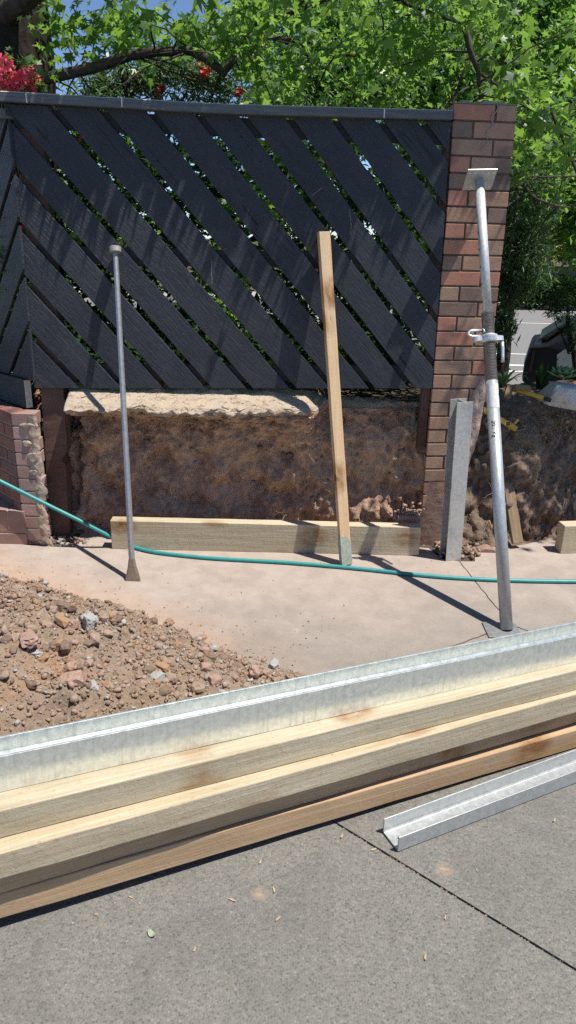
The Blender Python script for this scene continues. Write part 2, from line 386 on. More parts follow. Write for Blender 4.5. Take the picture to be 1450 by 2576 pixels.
scene.cycles.max_bounces = 8; scene.cycles.transparent_max_bounces = 8; scene.cycles.use_denoising = False
scene.cycles.caustics_reflective = False; scene.cycles.sample_clamp_indirect = 6

# ------------------------------------------------------------------ GROUND
bm = bmesh.new(); box(bm, -90, 90, -30, 160, -1.0, -.66)
tag(bm_to('ground', bm, None, mat_soil('verge_soil', (.10, .085, .05), (.08, .09, .04), (.14, .12, .07), .3, .03, False)), kind='structure')
bm = bmesh.new(); box(bm, -60, 70, 10.4, 28, -.7, -.6)
s = NT('road_asphalt'); v = s.co(kind='World'); nn = s.noise(v, 30, 6, .8); n2 = s.noise(v, .8, 4, .6)
s.bsdf(s.mix(s.ramp(nn, [(.35, 0), (.65, 1)]), (.13, .13, .128), s.mix(n2, (.30, .295, .285), (.24, .235, .23))), .85, 0, s.bump(nn, .4, .01), .3)
tag(bm_to('road', bm, None, s.m), kind='structure')
mwl = mat_plain('road_paint', (.75, .75, .72), .6, var=.15, scale=8, co='World')
bm = bmesh.new()
for (ya, yb, wd) in ((G(1300, 813, -.6)[1],)*2+(.09,), (G(1300, 892, -.6)[1],)*2+(.10,), (G(1290, 921, -.6)[1],)*2+(.16,), (G(1290, 936, -.6)[1],)*2+(.13,)):
    box(bm, -50, 60, ya, ya+wd, -.596, -.592)
tag(bm_to('road_markings', bm, None, mwl), kind='structure')
bm = bmesh.new(); box(bm, -60, 70, 28, 28.2, -.66, -.46); box(bm, -60, 70, 28.2, 31, -.66, -.47)
tag(bm_to('footpath', bm, None, mat_plain('footpath_concrete', (.35, .33, .29), .9, co='World', scale=6)), kind='structure')

# driveway slabs (one structure): polygons between the joints, real gaps with a dark base below
jd = Vector((.80, -.60, 0))     # nominal
J1a, J1b = Vector(G(845, 2070)), Vector(G(1450, 2440)); jv = (J1b-J1a).normalized()
J2a, J2b = Vector(G(1157, 1414)), Vector(G(1302, 1565)); kv = (J2b-J2a).normalized()
def clip(poly, p, n):
    out = []
    for i in range(len(poly)):
        a, b = poly[i], poly[(i+1) % len(poly)]
        da, db = (a-p).dot(n), (b-p).dot(n)
        if da >= 0: out.append(a)
        if (da >= 0) != (db >= 0): out.append(a+(b-a)*(da/(da-db)))
    return out
def off_line(poly, p, d, side, gap):
    n = Vector((-d.y, d.x, 0)).normalized()*side
    return clip(poly, p+n*gap, n)
# back edge of the slab, jagged along the excavation
back = [(-4.2, 4.9), (-1.90, 4.505), (-1.737, 4.483), (-1.60, 4.46), (-1.50, 4.472), (-1.43, 4.475), (-1.415, 4.60), (-1.41, 4.70), (-1.33, 4.725), (-1.246, 4.738),
        (-.9, 4.73), (-.5, 4.71), (0, 4.68), (.5, 4.64), (.955, 4.60), (.985, 4.50), (1.025, 4.408), (1.12, 4.40), (1.222, 4.404), (1.245, 4.52), (1.255, 4.60), (1.30, 4.634), (1.45, 4.65), (1.631, 4.704),
        (1.901, 4.863), (2.066, 4.935), (2.6, 5.1), (4.5, 5.6)]
outer = [Vector((x, y, 0)) for x, y in back]+[Vector((4.5, -3, 0)), Vector((-4.2, -3, 0))]
outer = outer[::-1]  # counter-clockwise
def jit_edge(poly):
    out = []
    for i in range(len(poly)):
        a, b = poly[i], poly[(i+1) % len(poly)]; L = (b-a).length; k = max(1, int(L/.035)) if (a.y > -1 and b.y > -1 and L < 9) else 1
        for j in range(k):
            p = a+(b-a)*(j/k)
            if 0 < j: p = p+Vector((noise.noise(p*14), noise.noise(p*14+Vector((9, 9, 9))), 0))*.007
            out.append(p)
    return out
K = Vector(G(1285, 1572)); ca_ = (Vector(G(1268, 1580))-Vector(G(1198, 1606))).normalized(); cb_ = (Vector(G(1344, 1580))-Vector(G(1302, 1566))).normalized()
GJ = .0045
nearp = off_line(off_line(outer, K, ca_, -1, GJ), K, cb_, -1, GJ)
fl = off_line(off_line(outer, K, ca_, 1, GJ), J2a, (K-J2a), -1, .0035)
fr = off_line(off_line(outer, K, cb_, 1, GJ), J2a, (K-J2a), 1, .0035)
# keep each far slab on its own side of the joint through K
polys = [off_line(nearp, J1a, jv, 1, GJ), off_line(nearp, J1a, jv, -1, GJ), fl, fr]
drv = empty('driveway', (0, 0, 0), None, None); drv['kind'] = 'structure'
for k_, pl in enumerate(polys):
    pl = jit_edge(pl); bm = bmesh.new()
    top = [bm.verts.new((p.x, p.y, 0)) for p in pl]; bot = [bm.verts.new((p.x, p.y, -.11)) for p in pl]
    f = bm.faces.new(top)
    for i in range(len(pl)):
        j = (i+1) % len(pl); bm.faces.new((top[i], bot[i], bot[j], top[j]))
    bmesh.ops.recalc_face_normals(bm, faces=bm.faces[:])
    if f.normal.z < 0: f.normal_flip()
    o = bm_to('concrete_slab', bm, drv, M['concrete'])
bm = bmesh.new(); box(bm, -4.4, 4.7, -3.2, 5.6, -.35, -.012)
# hollow at the excavation is covered by the bank mesh, the bed sits under the slabs
tag(bm_to('slab_bed', bm, None, M['joint']), kind='structure')

# ------------------------------------------------------------------ fence plane
yaw = R(6.5); U = Vector((math.cos(yaw), math.sin(yaw), 0)); NB = Vector((-math.sin(yaw), math.cos(yaw), 0)); FP = Vector((.945, 4.527, 0))
yaw2 = R(1.5); FPn = Vector((.945, 4.68, 0)); NB2 = Vector((-math.sin(yaw2), math.cos(yaw2), 0))
def W(u, z, b=0.):
    p = FP+U*u+Vector((0, 0, z)); c = Vector((0, 0, H)); r = p-c
    return c+r*((FPn-c).dot(NB2)/r.dot(NB2))+NB2*b

# ------------------------------------------------------------------ EARTH BANK
def bank_profile(x):
    """list of (Y, z) from the foot up over the rim and back"""
    t = max(0, min(1, (x-.08)/.22)); t = t*t*(3-2*t)
    t = max(t, min(1, max(0, (-1.40-x)/.06)))          # 0 = with overhanging ledge, 1 = none
    foot = float(np.interp(x, [-3, -1.5, -1.2, .95, 1.25, 1.65, 2.1, 3.5], [6.3, 4.86, 4.86, 4.78, 4.74, 4.76, 5.0, 5.5]))
    fy = 4.68+(x-.945)*math.tan(R(1.5))
    A = [(foot-.15, -.03), (foot-.01, .05), (foot+.0, .35), (foot-.02, .6), (foot-.04, .73), (foot-.09, .81), (fy-.03, .865), (fy-.13, .898), (fy-.15, .915), (fy-.13, .935), (fy+.03, 1.01), (fy+.5, 1.02), (7.5, 1.0), (9.0, .9), (10.2, -.5), (10.4, -.72)]
    B = [(foot-.15, -.03), (foot-.01, .05), (foot+.02, .35), (foot+.04, .6), (foot+.07, .75), (foot+.10, .84), (foot+.10, .88), (foot+.11, .91), (foot+.13, .93), (foot+.18, .93), (foot+.30, .88), (foot+.5, .86), (7.5, .9), (9.0, .9), (10.2, -.5), (10.4, -.72)]
    C = [(foot-.06, -.10), (foot-.01, .02), (foot+.06, .30), (foot+.12, .5), (foot+.16, .65), (foot+.20, .75), (foot+.23, .81), (foot+.27, .86), (foot+.32, .90), (foot+.42, .93), (foot+.55, .95), (foot+.8, .93), (6.4, .72), (7.2, .4), (8.4, -.45), (10.4, -.72)]
    c = max(0, min(1, (x-1.15)/.15))
    P = []
    for a, b, g in zip(A, B, C):
        q = [a[i]*(1-t)+b[i]*t for i in (0, 1)]
        P.append((q[0]*(1-c)+g[0]*c, q[1]*(1-c)+g[1]*c))
    return P
xs = np.concatenate([np.arange(-4.6, -2.2, .15), np.arange(-2.2, 2.6, .0135), np.arange(2.6, 5.2, .12)])
ts = np.concatenate([np.linspace(0, 5, 62)[:-1], np.linspace(5, 11, 56)[:-1], np.linspace(11, 15, 14)])
V = []
for x in xs:
    P = bank_profile(x); py = [p[0] for p in P]; pz = [p[1] for p in P]; ti = range(len(P))
    yy = np.interp(ts, ti, py); zz = np.interp(ts, ti, pz)
    for k, (y, z) in enumerate(zip(yy, zz)):
        t = ts[k]; p = Vector((x, y, z)); a = 1 if t < 11 else .6
        d = (.45 if 6 <= t < 10 else 1)*fbm(p, 2.2, 3)*.08+fbm(p+Vector((5, 0, 0)), 7, 5)*.07+fbm(p*1.0, 24, 4)*.030
        rid = abs(noise.noise(p*11))*.045+max(0, noise.noise(p*5+Vector((3, 3, 3)))-.25)*.16
        if t < 6.5: V.append((x+d*.15, y+(d-rid*.8)*a, z+fbm(p+Vector((0, 7, 0)), 6, 3)*.015))
        else: V.append((x, y+(d*.7 if t < 10 else 0), z+d*.28*a+fbm(p, 40, 2)*.004))
nx, ntt = len(xs), len(ts)
I = np.arange(nx*ntt).reshape(nx, ntt)
Fq = np.stack([I[:-1, :-1], I[1:, :-1], I[1:, 1:], I[:-1, 1:]], -1).reshape(-1, 4)
tmid = np.tile((ts[:-1]+ts[1:])/2, nx-1); xmid = np.repeat((xs[:-1]+xs[1:])/2, ntt-1)
mi = ((tmid > 6.9+.5*np.sin(xmid*9)) & (xmid < 1.2)).astype(int)
mi = np.where((xmid >= 1.1) | (tmid > 10.3), 2, mi)
mi = np.where(tmid > 10.3, 3, mi)
M['darkbank'] = mat_soil('dark_bank_soil', (.15, .105, .078), (.23, .165, .12), (.31, .235, .175), 1.1, .03, True, (.20, .12, .08))  # darker brown soil tones for the right part of the bank
bank = np_mesh('earth_bank', V, Fq, None, [M['bank'], M['topsoil'], M['darkbank'], mat_soil('garden_mulch', (.05, .038, .028), (.09, .065, .045), (.13, .10, .07), 1.5, .02, False)], mi, True); tag(bank, kind='structure')
# roots hanging out of the cut face
bm = bmesh.new()
def face_pt(x, t):
    P = bank_profile(x); return Vector((x, float(np.interp(t, range(len(P)), [p[0] for p in P]))-.035, float(np.interp(t, range(len(P)), [p[1] for p in P]))))
for i in range(300):
    x = random.uniform(-1.35, 2.1); t = random.choice([random.uniform(2.2, 5.6), random.uniform(4, 5.6), random.uniform(1.2, 5.2)])
    if .93 < x < 1.28: continue
    p = face_pt(x, t); L = random.uniform(.04, .20); pts = []; dx = random.uniform(-.7, .7); r0 = random.uniform(.0009, .0026)
    dz = random.uniform(-1, .15)
    for k in range(7):
        s_ = k/6; q = face_pt(x+dx*L*s_, t)
        pts.append(Vector((x+dx*L*s_+random.uniform(-.006, .006), p.y+.02-.05*math.sin(s_*2.2)+random.uniform(-.006, .006), p.z+dz*L*s_+random.uniform(-.006, .006))))
    tube(bm, pts, [r0*(1-.7*k/6) for k in range(7)], 5)
lt = bmesh.new()
for i in range(420):
    x = random.uniform(-1.35, 1.0); t = random.uniform(8.6, 10.2); p = face_pt(x, t); a = random.uniform(0, 3.14); L = random.uniform(.008, .03)
    q = Vector((math.cos(a)*L, math.sin(a)*L*.6, random.uniform(-.002, .005))); p += Vector((0, .035, .005)); tube(lt, [p-q, p+q*.1, p+q], .0011, 4)
rt = bm_to('straw_litter', lt, bank, M['straw']); rt['kind'] = 'stuff'
rt = bm_to('roots', bm, bank, M['root'], True); rt['kind'] = 'stuff'
# pale clod on the bank foot, excavation crumbs in the two holes
def rock_mesh(name, r, seed, sub=2, sq=(1, 1, .75), rough=.35, flat=False):
    bm = bmesh.new(); bmesh.ops.create_icosphere(bm, subdivisions=sub, radius=1)
    for v in bm.verts:
        p = v.co.copy(); d = 1+rough*noise.noise(p*1.1+Vector((seed*3.1, seed, 0)))+rough*.5*noise.noise(p*2.7+Vector((seed, 0, seed*2)))
        q = p*d
        for ax in range(3):   # chop to facets
            lim = .80+.12*math.sin(seed*7+ax*2.3); q[ax] = max(-lim, min(lim, q[ax]))
        v.co = Vector((q.x*sq[0]*r, q.y*sq[1]*r, q.z*sq[2]*r))
    me = bpy.data.meshes.new(name); bm.to_mesh(me); bm.free()
    if not flat:
        for p in me.polygons: p.use_smooth = False
    return me
def arr(me):
    V = np.empty(len(me.vertices)*3, np.float32); me.vertices.foreach_get('co', V)
    Fa = np.array([list(p.vertices) for p in me.polygons]); return V.reshape(-1, 3), Fa
protos = [arr(rock_mesh('tmp', 1, i*1.7+.3, 1+(i % 3 == 0), (1, random.uniform(.6, .95), random.uniform(.45, .8)), .85)) for i in range(14)]
def scatter(name, items, mats, parent=None, smooth=False):
    VV, FF, MI = [], [], []; base = 0
    for (x, y, z, r, m) in items:
        v, f = protos[random.randrange(len(protos))]
        a, b, c = rng.uniform(0, 6.28, 3); b *= .3
        Rz = np.array([[math.cos(a), -math.sin(a), 0], [math.sin(a), math.cos(a), 0], [0, 0, 1]])
        Rx = np.array([[1, 0, 0], [0, math.cos(b), -math.sin(b)], [0, math.sin(b), math.cos(b)]])
        q = (v*r)@(Rz@Rx).T+np.array([x, y, z]); VV.append(q); FF.append(f+base); MI.append(np.full(len(f), m)); base += len(v)
    return np_mesh(name, np.concatenate(VV), np.concatenate(FF), parent, mats, np.concatenate(MI), smooth)
cr = []
for i in range(5200):
    x = random.uniform(-1.38, 2.1); P = bank_profile(x); t = random.uniform(.9, 6.3) if random.random() < .55 else random.uniform(8.0, 9.8)
    if x > 1.15 and t > 6: t = random.uniform(6, 10)
    p = face_pt(x, t)
    if t > 7: p.y += .035; p.z += .002
    cr.append((p.x, p.y+.03+(.45 if t > 7 else 1)*.08*fbm((p.x, p.y, p.z), 2.2, 3)*(t < 7), p.z, min(.03, .002+random.expovariate(1/.005)) if t < 7 else random.uniform(.0015, .005), random.choice([0, 0, 0, 4, 4, 3]) if x < 1.1 else random.choice([0, 4, 4])))
for i in range(190):
    x = random.gauss(-1.53, .11); y = random.gauss(4.57, .045); cr.append((x, y, -.02+random.uniform(-.03, .03), random.uniform(.006, .028), random.choice([0, 4, 2, 0])))
for i in range(110):
    x = random.uniform(.98, 1.28); y = random.uniform(4.45, 4.7); cr.append((x, y, -.02+random.uniform(-.02, .05), random.uniform(.006, .03), random.choice([0, 4, 3])))
for i in range(420):
    t = random.uniform(-.1, 1.6); q = J1a+jv*t; cr.append((q.x+random.gauss(0, .006), q.y+random.gauss(0, .006), -.006, random.uniform(.0015, .0055), random.choice([0, 4, 4, 3])))
for i in range(60):
    x = random.gauss(.80, .05); z = abs(random.gauss(.0, .06)); cr.append((x, 4.62+random.uniform(-.03, .03), .23+z*.5, random.uniform(.008, .022), 3))
gt = []
for i in range(1100):
    x, y = random.uniform(-1.6, 3.2), random.uniform(2.6, 4.7)
    if (Vector((x, y, 0))-Vector((-.85, 1.673, 0))).dot(Vector((-.407, .913, 0))) < .32: continue
    if noise.noise(Vector((x*2, y*2, 0))) < -.15: continue
    gt.append((x, y, .001, min(.009, random.expovariate(1/.0016)+.0008), random.choice([0, 0, 1, 4, 4, 2])))
for i in range(500):
    x, y = random.uniform(-1.5, 1.6), random.uniform(.9, 2.6); gt.append((x, y, .0005, min(.006, random.expovariate(1/.0011)+.0006), random.choice([2, 0, 4, 4])))
o = scatter('ground_grit', gt, M['rocks']); tag(o, 'fine grit and crumbs of soil strewn over the driveway', 'grit', kind='stuff')
o = scatter('soil_crumbs', cr, M['rocks']); tag(o, 'loose soil crumbs and clods on the cut face of the bank', 'soil', kind='stuff')

# ------------------------------------------------------------------ FENCE
fence = empty('timber_fence', W(-2.44, 0), 'slate grey fence of diagonal boards with a cap rail, left of the brick pillar', 'fence')
gl = [((-2.446, 1.412), (-2.17, 1.093)), ((-2.441, 1.70), (-1.93, 1.093)), ((-2.444, 1.982), (-1.688, 1.093)), ((-2.43, 2.237), (-1.44, 1.093)),
      ((-2.438, 2.498), (-1.20, 1.095)), ((-2.22, 2.54), (-.94, 1.097)), ((-1.969, 2.54), (-.70, 1.098)), ((-1.723, 2.54), (-.46, 1.098)),
      ((-1.482, 2.54), (-.211, 1.098)), ((-1.247, 2.54), (-.085, 1.24)), ((-1.006, 2.54), (-.09, 1.50)), ((-.759, 2.54), (-.09, 1.78)),
      ((-.511, 2.54), (-.099, 2.103)), ((-.278, 2.54), (-.118, 2.376))]
def board(parent, poly2, ang, tofn, nvec, th, name='board', extra=0):
    """poly2 in plane coords; ang direction of the grain; tofn maps plane coords to world"""
    cx = sum(p[0] for p in poly2)/len(poly2); cz = sum(p[1] for p in poly2)/len(poly2)
    ca, sa = math.cos(ang), math.sin(ang)
    bm = bmesh.new()
    loc = [((p[0]-cx)*ca+(p[1]-cz)*sa, -(p[0]-cx)*sa+(p[1]-cz)*ca) for p in poly2]
    # ring with slight waviness on the long edges
    ring = []
    for i in range(len(loc)):
        a, b = loc[i], loc[(i+1) % len(loc)]; L = math.hypot(b[0]-a[0], b[1]-a[1]); k = max(1, int(L/.07))
        for j in range(k):
            q = (a[0]+(b[0]-a[0])*j/k, a[1]+(b[1]-a[1])*j/k); wv = 0 if j == 0 else noise.noise(Vector((q[0]*7+cx*9, q[1]*7, extra)))*.0022
            ring.append((q[0], q[1]+wv))
    org = tofn(cx, cz); ex = (Vector(tofn(cx+ca, cz+sa))-Vector(org)).normalized(); zz_ = Vector(nvec).normalized(); zz_ = (zz_-ex*zz_.dot(ex)).normalized(); ey = zz_.cross(ex)
    ring3 = []
    for a, b in ring:   # true plane position of every outline point, in the board's own frame
        p = Vector(tofn(cx+a*ca-b*sa, cz+a*sa+b*ca))-Vector(org); ring3.append((p.dot(ex), p.dot(ey), 0))
    prism(bm, ring3, (0, 0, -th))
    bmesh.ops.recalc_face_normals(bm, faces=bm.faces[:])
    o = bm_to(name, bm, parent, M['board'])
    frame(o, org, ex, nvec)
    bevel(o, .0025, 2)
    return o
def v2(p): return Vector((p[0], p[1], 0))
GAP = .031
for i in range(len(gl)+1):
    poly = [v2(p) for p in ((-2.443, 1.093), (-.088, 1.098), (-.100, 1.9), (-.122, 2.552), (-2.443, 2.545))]
    def nrm(l):
        d = v2(l[1])-v2(l[0]); return Vector((-d.y, d.x, 0)).normalized()       # points up-right
    if i > 0: l = gl[i-1]; n_ = nrm(l); poly = clip(poly, v2(l[0])+n_*GAP/2, n_)
    if i < len(gl): l = gl[i]; n_ = nrm(l); poly = clip(poly, v2(l[0])-n_*GAP/2, -n_)
    if len(poly) < 3: continue
    l = gl[min(i, len(gl)-1)]; ang = math.atan2(l[1][1]-l[0][1], l[1][0]-l[0][0])
    dep = -.004*(i % 2)
    b_ = board(fence, [(p.x, p.y) for p in poly], ang, lambda u, z, d=dep: W(u, z, d), -NB2, .019, extra=i)
# the two split boards: dark splits as thin recesses are in the paint material; cap rail, back rails, posts
bm = bmesh.new(); N = 40
pts0 = []
for k in range(N+1):
    u = -2.475+(2.475-.125)*k/N; zc = 2.588+.0*u+.012*math.sin((u+2.4)*1.3)*0 - .0035*((u+1.2)**2-1.2)*0
    zt = float(np.interp(u, [-2.475, -1.9, -1.33, -.12], [2.598, 2.590, 2.583, 2.600]))
    pts0.append((u, zt))
ringv = []
for (u, zt) in pts0:
    jz = noise.noise(Vector((u*9, 1, 3)))*.0015
    ringv.append([bm.verts.new(W(u, zt-.045, -.055)), bm.verts.new(W(u, zt-.004+jz, -.055)), bm.verts.new(W(u, zt+jz, -.050)), bm.verts.new(W(u, zt+.004, .05)), bm.verts.new(W(u, zt-.045, .05))])
for k in range(N):
    a, b = ringv[k], ringv[k+1]
    for j in range(5):
        f = bm.faces.new((a[j], b[j], b[(j+1) % 5], a[(j+1) % 5])); f.material_index = 1 if j in (1, 2) else 0
bm.faces.new(ringv[0][::-1]); bm.faces.new(ringv[-1]); bmesh.ops.recalc_face_normals(bm, faces=bm.faces[:])
M['cappaint'] = mat_plain('faded_cap_rail_paint', (.105, .118, .125), .6, var=.35, scale=25, bump=.4, cs=(.3, 3, 3))
M['captop'] = mat_plain('pale_rail_top', (.50, .47, .40), .8, var=.3, scale=30, bump=.5)  # paler tone for the rail's top faces and the plank end
M['rail_in'] = mat_plain('dark_rail_paint', (.02, .021, .024), .7, var=.2)
cap = bm_to('cap_rail', bm, fence, [M['cappaint'], M['captop']])
for u in (-2.33, -1.86, -.50):
    bm = bmesh.new(); box(bm, u, u+.006, -.0575, -.0555, 0, .042, 0, lambda a, b, c: tuple(W(a, c+2.548, b))); o = bm_to('paint_mark', bm, cap, mat_plain('white_paint_tick', (.7, .72, .72), .7))
for z0 in (2.44, 1.78, 1.14):
    bm = bmesh.new(); box(bm, -2.42, -.13, .021, .056, z0, z0+.09, 0, lambda a, b, c: tuple(W(a, c, b)))
    bm_to('back_rail', bm, fence, M['rail_in'])
M['crack'] = mat_plain('dark_split', (.006, .006, .007), .9, var=.1)
M['scratch'] = mat_plain('pale_scratch', (.34, .34, .33), .8, var=.3, scale=60)
def mark(name, px, r, m):
    bm = bmesh.new(); pts = []
    for i in range(len(px)-1):
        for k in range(6):
            q = (px[i][0]+(px[i+1][0]-px[i][0])*k/6+random.uniform(-1.2, 1.2), px[i][1]+(px[i+1][1]-px[i][1])*k/6)
            pts.append(PL(q[0], q[1], W(0, 0, -.0006), NB2))
    rr = [r*random.uniform(.4, 1.2)*(1 if 0 < i < len(pts)-1 else .3) for i in range(len(pts))]
    tube(bm, pts, rr, 5); bm_to(name, bm, fence, m)
mark('crack', [(572, 297), (600, 333), (625, 366), (652, 402), (664, 420)], .0045, M['crack'])
mark('crack', [(372, 338), (398, 396), (430, 440), (480, 492), (545, 580)], .0028, M['crack'])
mark('crack', [(399, 395), (440, 408), (470, 412)], .0026, M['crack'])
mark('crack', [(266, 487), (300, 526), (348, 578)], .0020, M['crack'])
mark('crack', [(640, 690), (700, 760), (760, 820)], .0018, M['crack'])
mark('crack', [(85, 812), (130, 850), (190, 915)], .0018, M['crack'])
mark('crack', [(395, 403), (399, 412)], .006, M['crack'])
mark('scratch', [(533, 650), (532, 690), (534, 725)], .0016, M['scratch'])
mark('scratch', [(878, 525), (884, 560), (882, 600)], .0016, M['scratch'])
mark('scratch', [(884, 652), (887, 690), (883, 712)], .0018, M['scratch'])
mark('scratch', [(965, 470), (968, 500)], .0020, M['scratch'])
mark('scratch', [(780, 498), (822, 462)], .0012, M['scratch'])
mark('scratch', [(505, 700), (508, 725)], .0012, M['scratch'])
# rotten post
bm = bmesh.new()
zs_ = np.linspace(.13, 2.5, 60); rings = []
for z in zs_:
    lean = -.026*(1.09-z)/.87 if z < 1.09 else 0
    u0, u1, b0, b1 = -2.415+lean, -2.288+lean, .03, .15
    if .60 < z < .70: u1 -= .035*(1-abs(z-.65)/.05)
    if z < .60: u1 -= .012
    jag = lambda k: .006*noise.noise(Vector((k*5.1, z*16, 2)))+(.03*noise.noise(Vector((k*3, z*30, 7))) if z < .35 else 0)
    q = [(u0+jag(1), b0+jag(2)), ((u0+u1)/2+.01, b0-.002+jag(6)), (u1+jag(3), b0+jag(4)), (u1+jag(5), b1), (u0, b1)]
    rings.append([bm.verts.new(W(a, z, b)) for a, b in q])
for k in range(len(rings)-1):
    for j in range(5): bm.faces.new((rings[k][j], rings[k][(j+1) % 5], rings[k+1][(j+1) % 5], rings[k+1][j]))
bm.faces.new(rings[-1]); bm.faces.new(rings[0][::-1]); bmesh.ops.recalc_face_normals(bm, faces=bm.faces[:])
tmp = bmesh.new(); tmp.free()
po = bm_to('post', bm, fence, M['rot']); po['label'] = 'rotting reddish brown post under the left end'
bm = bmesh.new(); box(bm, -.14, -.09, .03, .09, .70, 2.5, 0, lambda a, b, c: tuple(W(a+.0*c, c, b)))
bm_to('post', bm, fence, M['rot'])

# return fence on the left, running back at 45 degrees
d2 = Vector((-.7071, .7071, 0)); n2 = Vector((.7071, .7071, 0)); C2 = Vector(W(-2.441, 0, .012))
rf = empty('timber_fence', C2, 'dark return fence running back from the left corner over the low brick wall', 'fence')
def W2(u, z, b=0.): return Vector((C2.x, C2.y, 0))+d2*u*1.04+n2*b+Vector((0, 0, 2+(z-2)*1.04))
gz = [1.40, 1.69, 1.965, 2.22, 2.48, 2.76, 3.03]
for i in range(len(gz)+1):
    poly = [v2(p) for p in ((-.024, 1.10), (1.5, 1.06), (1.5, 2.5), (-.024, 2.55))]
    sl_ = 1.05; dn_ = Vector((1, -sl_, 0)).normalized(); n_ = Vector((sl_, 1, 0)).normalized()
    if i > 0: poly = clip(poly, Vector((0, gz[i-1], 0))+n_*GAP/2, n_)
    if i < len(gz): poly = clip(poly, Vector((0, gz[i], 0))-n_*GAP/2, -n_)
    if len(poly) < 3: continue
    board(rf, [(p.x, p.y) for p in poly], math.atan2(-sl_, 1), lambda u, z: W2(u, z), n2, .019, extra=i+30)
# further boards reach the far end
for i in range(4):
    c0 = 1.5+.0
bm = bmesh.new()
box(bm, .055, 1.6, -.045, -.005, 0, .175, 0, lambda a, b, c: tuple(W2(a, c+.925-.033*a, b)))
o = bm_to('bottom_plank', bm, rf, [M['board']]); bevel(o, .003)
bm = bmesh.new(); box(bm, .047, .054, -.045, -.006, .003, .172, 0, lambda a, b, c: tuple(W2(a, c+.925-.033*a, b)))
bm_to('plank_end', bm, rf, M['captop'])
bm = bmesh.new(); box(bm, -.01, 1.6, -.05, .05, 0, .045, 0, lambda a, b, c: tuple(W2(a, c+2.50, b)))
bm_to('cap_rail', bm, rf, M['cappaint'])
for z0 in (2.38, 1.75, 1.14):
    bm = bmesh.new(); box(bm, .02, 1.55, .021, .056, z0, z0+.09, 0, lambda a, b, c: tuple(W2(a, c, b)))
    bm_to('back_rail', bm, rf, M['rail_in'])

# ------------------------------------------------------------------ BRICK PILLAR
pil = empty('brick_pillar', W(0, 0), 'tall leaning red and plum brick pillar that the steel prop holds up', 'pillar')
def lean(z): return float(np.interp(z, [0, .52, 1.08, 1.7, 2.17, 2.648], [-.075, -.080, -.084, -.092, -.098, -.112]))
def PW(a, b, z): return tuple(W(lean(z)+a, z, b))
PW_, PH = .350, .086
bmB = bmesh.new(); bmM = bmesh.new(); bmC = bmesh.new()
pat = [0, 3, 2, 1, 3, 1, 0, 3, 2, 2, 0, 1, 1, 2, 0, 1, 0, 3, 2, 1, 0, 0, 3, 2, 2, 1, 0, 3, 0, 1, 1, 3, 3, 0, 1, 3, 3, 1, 3, 1, 1, 3, 1, 3, 3, 1, 3, 1, 3, 1, 3, 1, 3, 1, 3, 1, 3, 1, 3, 1, 3, 1, 3, 1, 3, 1]
row = 0; ztop = 2.640; bi = 0
while ztop > -.10:
    z0 = ztop-.076; lowwall = ztop < 1.13
    wd = PW_ if not lowwall else (.350 if ztop > 1.02 else .215)
    if ztop > 1.02: segs = [(0, .230), (.240, .350)] if row % 2 == 0 else [(0, .110), (.120, .350)]
    else: segs = [(0, .215)] if row % 2 == 0 else [(0, .110), (.120, .215)]
    for (a, b) in segs:
        j = random.uniform(-.0015, .0015)
        box(bmB, a+random.uniform(0, .002), b, 0+j, .110, z0, ztop+random.uniform(-.001, .0005), pat[bi % len(pat)], PW); bi += 1
    # sides and back bricks
    for (a0, a1) in ((0, .110), (wd-.110, wd)):
        for (b0, b1) in ((.120, .230), (.240, .350)):
            box(bmB, a0, a1, b0, b1, z0, ztop, random.choice([0, 1, 2, 3]), PW)
    ztop -= PH; row += 1
o = bm_to('brick_courses', bmB, pil, M['bricks']); bevel(o, .003, 2)
zz = np.linspace(-.1, 2.64, 30)
for k in range(29):
    wd = PW_ if zz[k] > .93 else .215
    box(bmM, .006, wd-.006, .006, .344, zz[k], zz[k+1], 0, PW)
bm_to('mortar_joints', bmM, pil, M['mortar_dark'])
# lumpy mortar cap on top
N1 = 26; Vc = []
for i in range(N1+1):
    for j in range(N1+1):
        a, b = i/N1, j/N1; e = min(a, b, 1-a, 1-b)
        z = 2.6405+(.012+.016*max(0, fbm((a*5, b*5, 1), 1.2, 3)+.35))*min(1, e*7)
        Vc.append(PW(-.002+a*.355, -.003+b*.355, z))
I = np.arange((N1+1)**2).reshape(N1+1, -1); Fq = np.stack([I[:-1, :-1], I[1:, :-1], I[1:, 1:], I[:-1, 1:]], -1).reshape(-1, 4)
np_mesh('mortar_cap', Vc, Fq, pil, M['mortar'], None, True)
# thin mortar dribble down the top bricks
bm = bmesh.new()
tube(bm, [PW(.238+.012*math.sin(k*1.3)-.0022*k*2, -.0035, 2.64-.0165*k) for k in range(15)], [.0035*random.uniform(.6, 1.3) for k in range(15)], 6)
bm_to('mortar_dribble', bm, pil, mat_plain('pale_dribble', (.36, .31, .27), .9, scale=40))
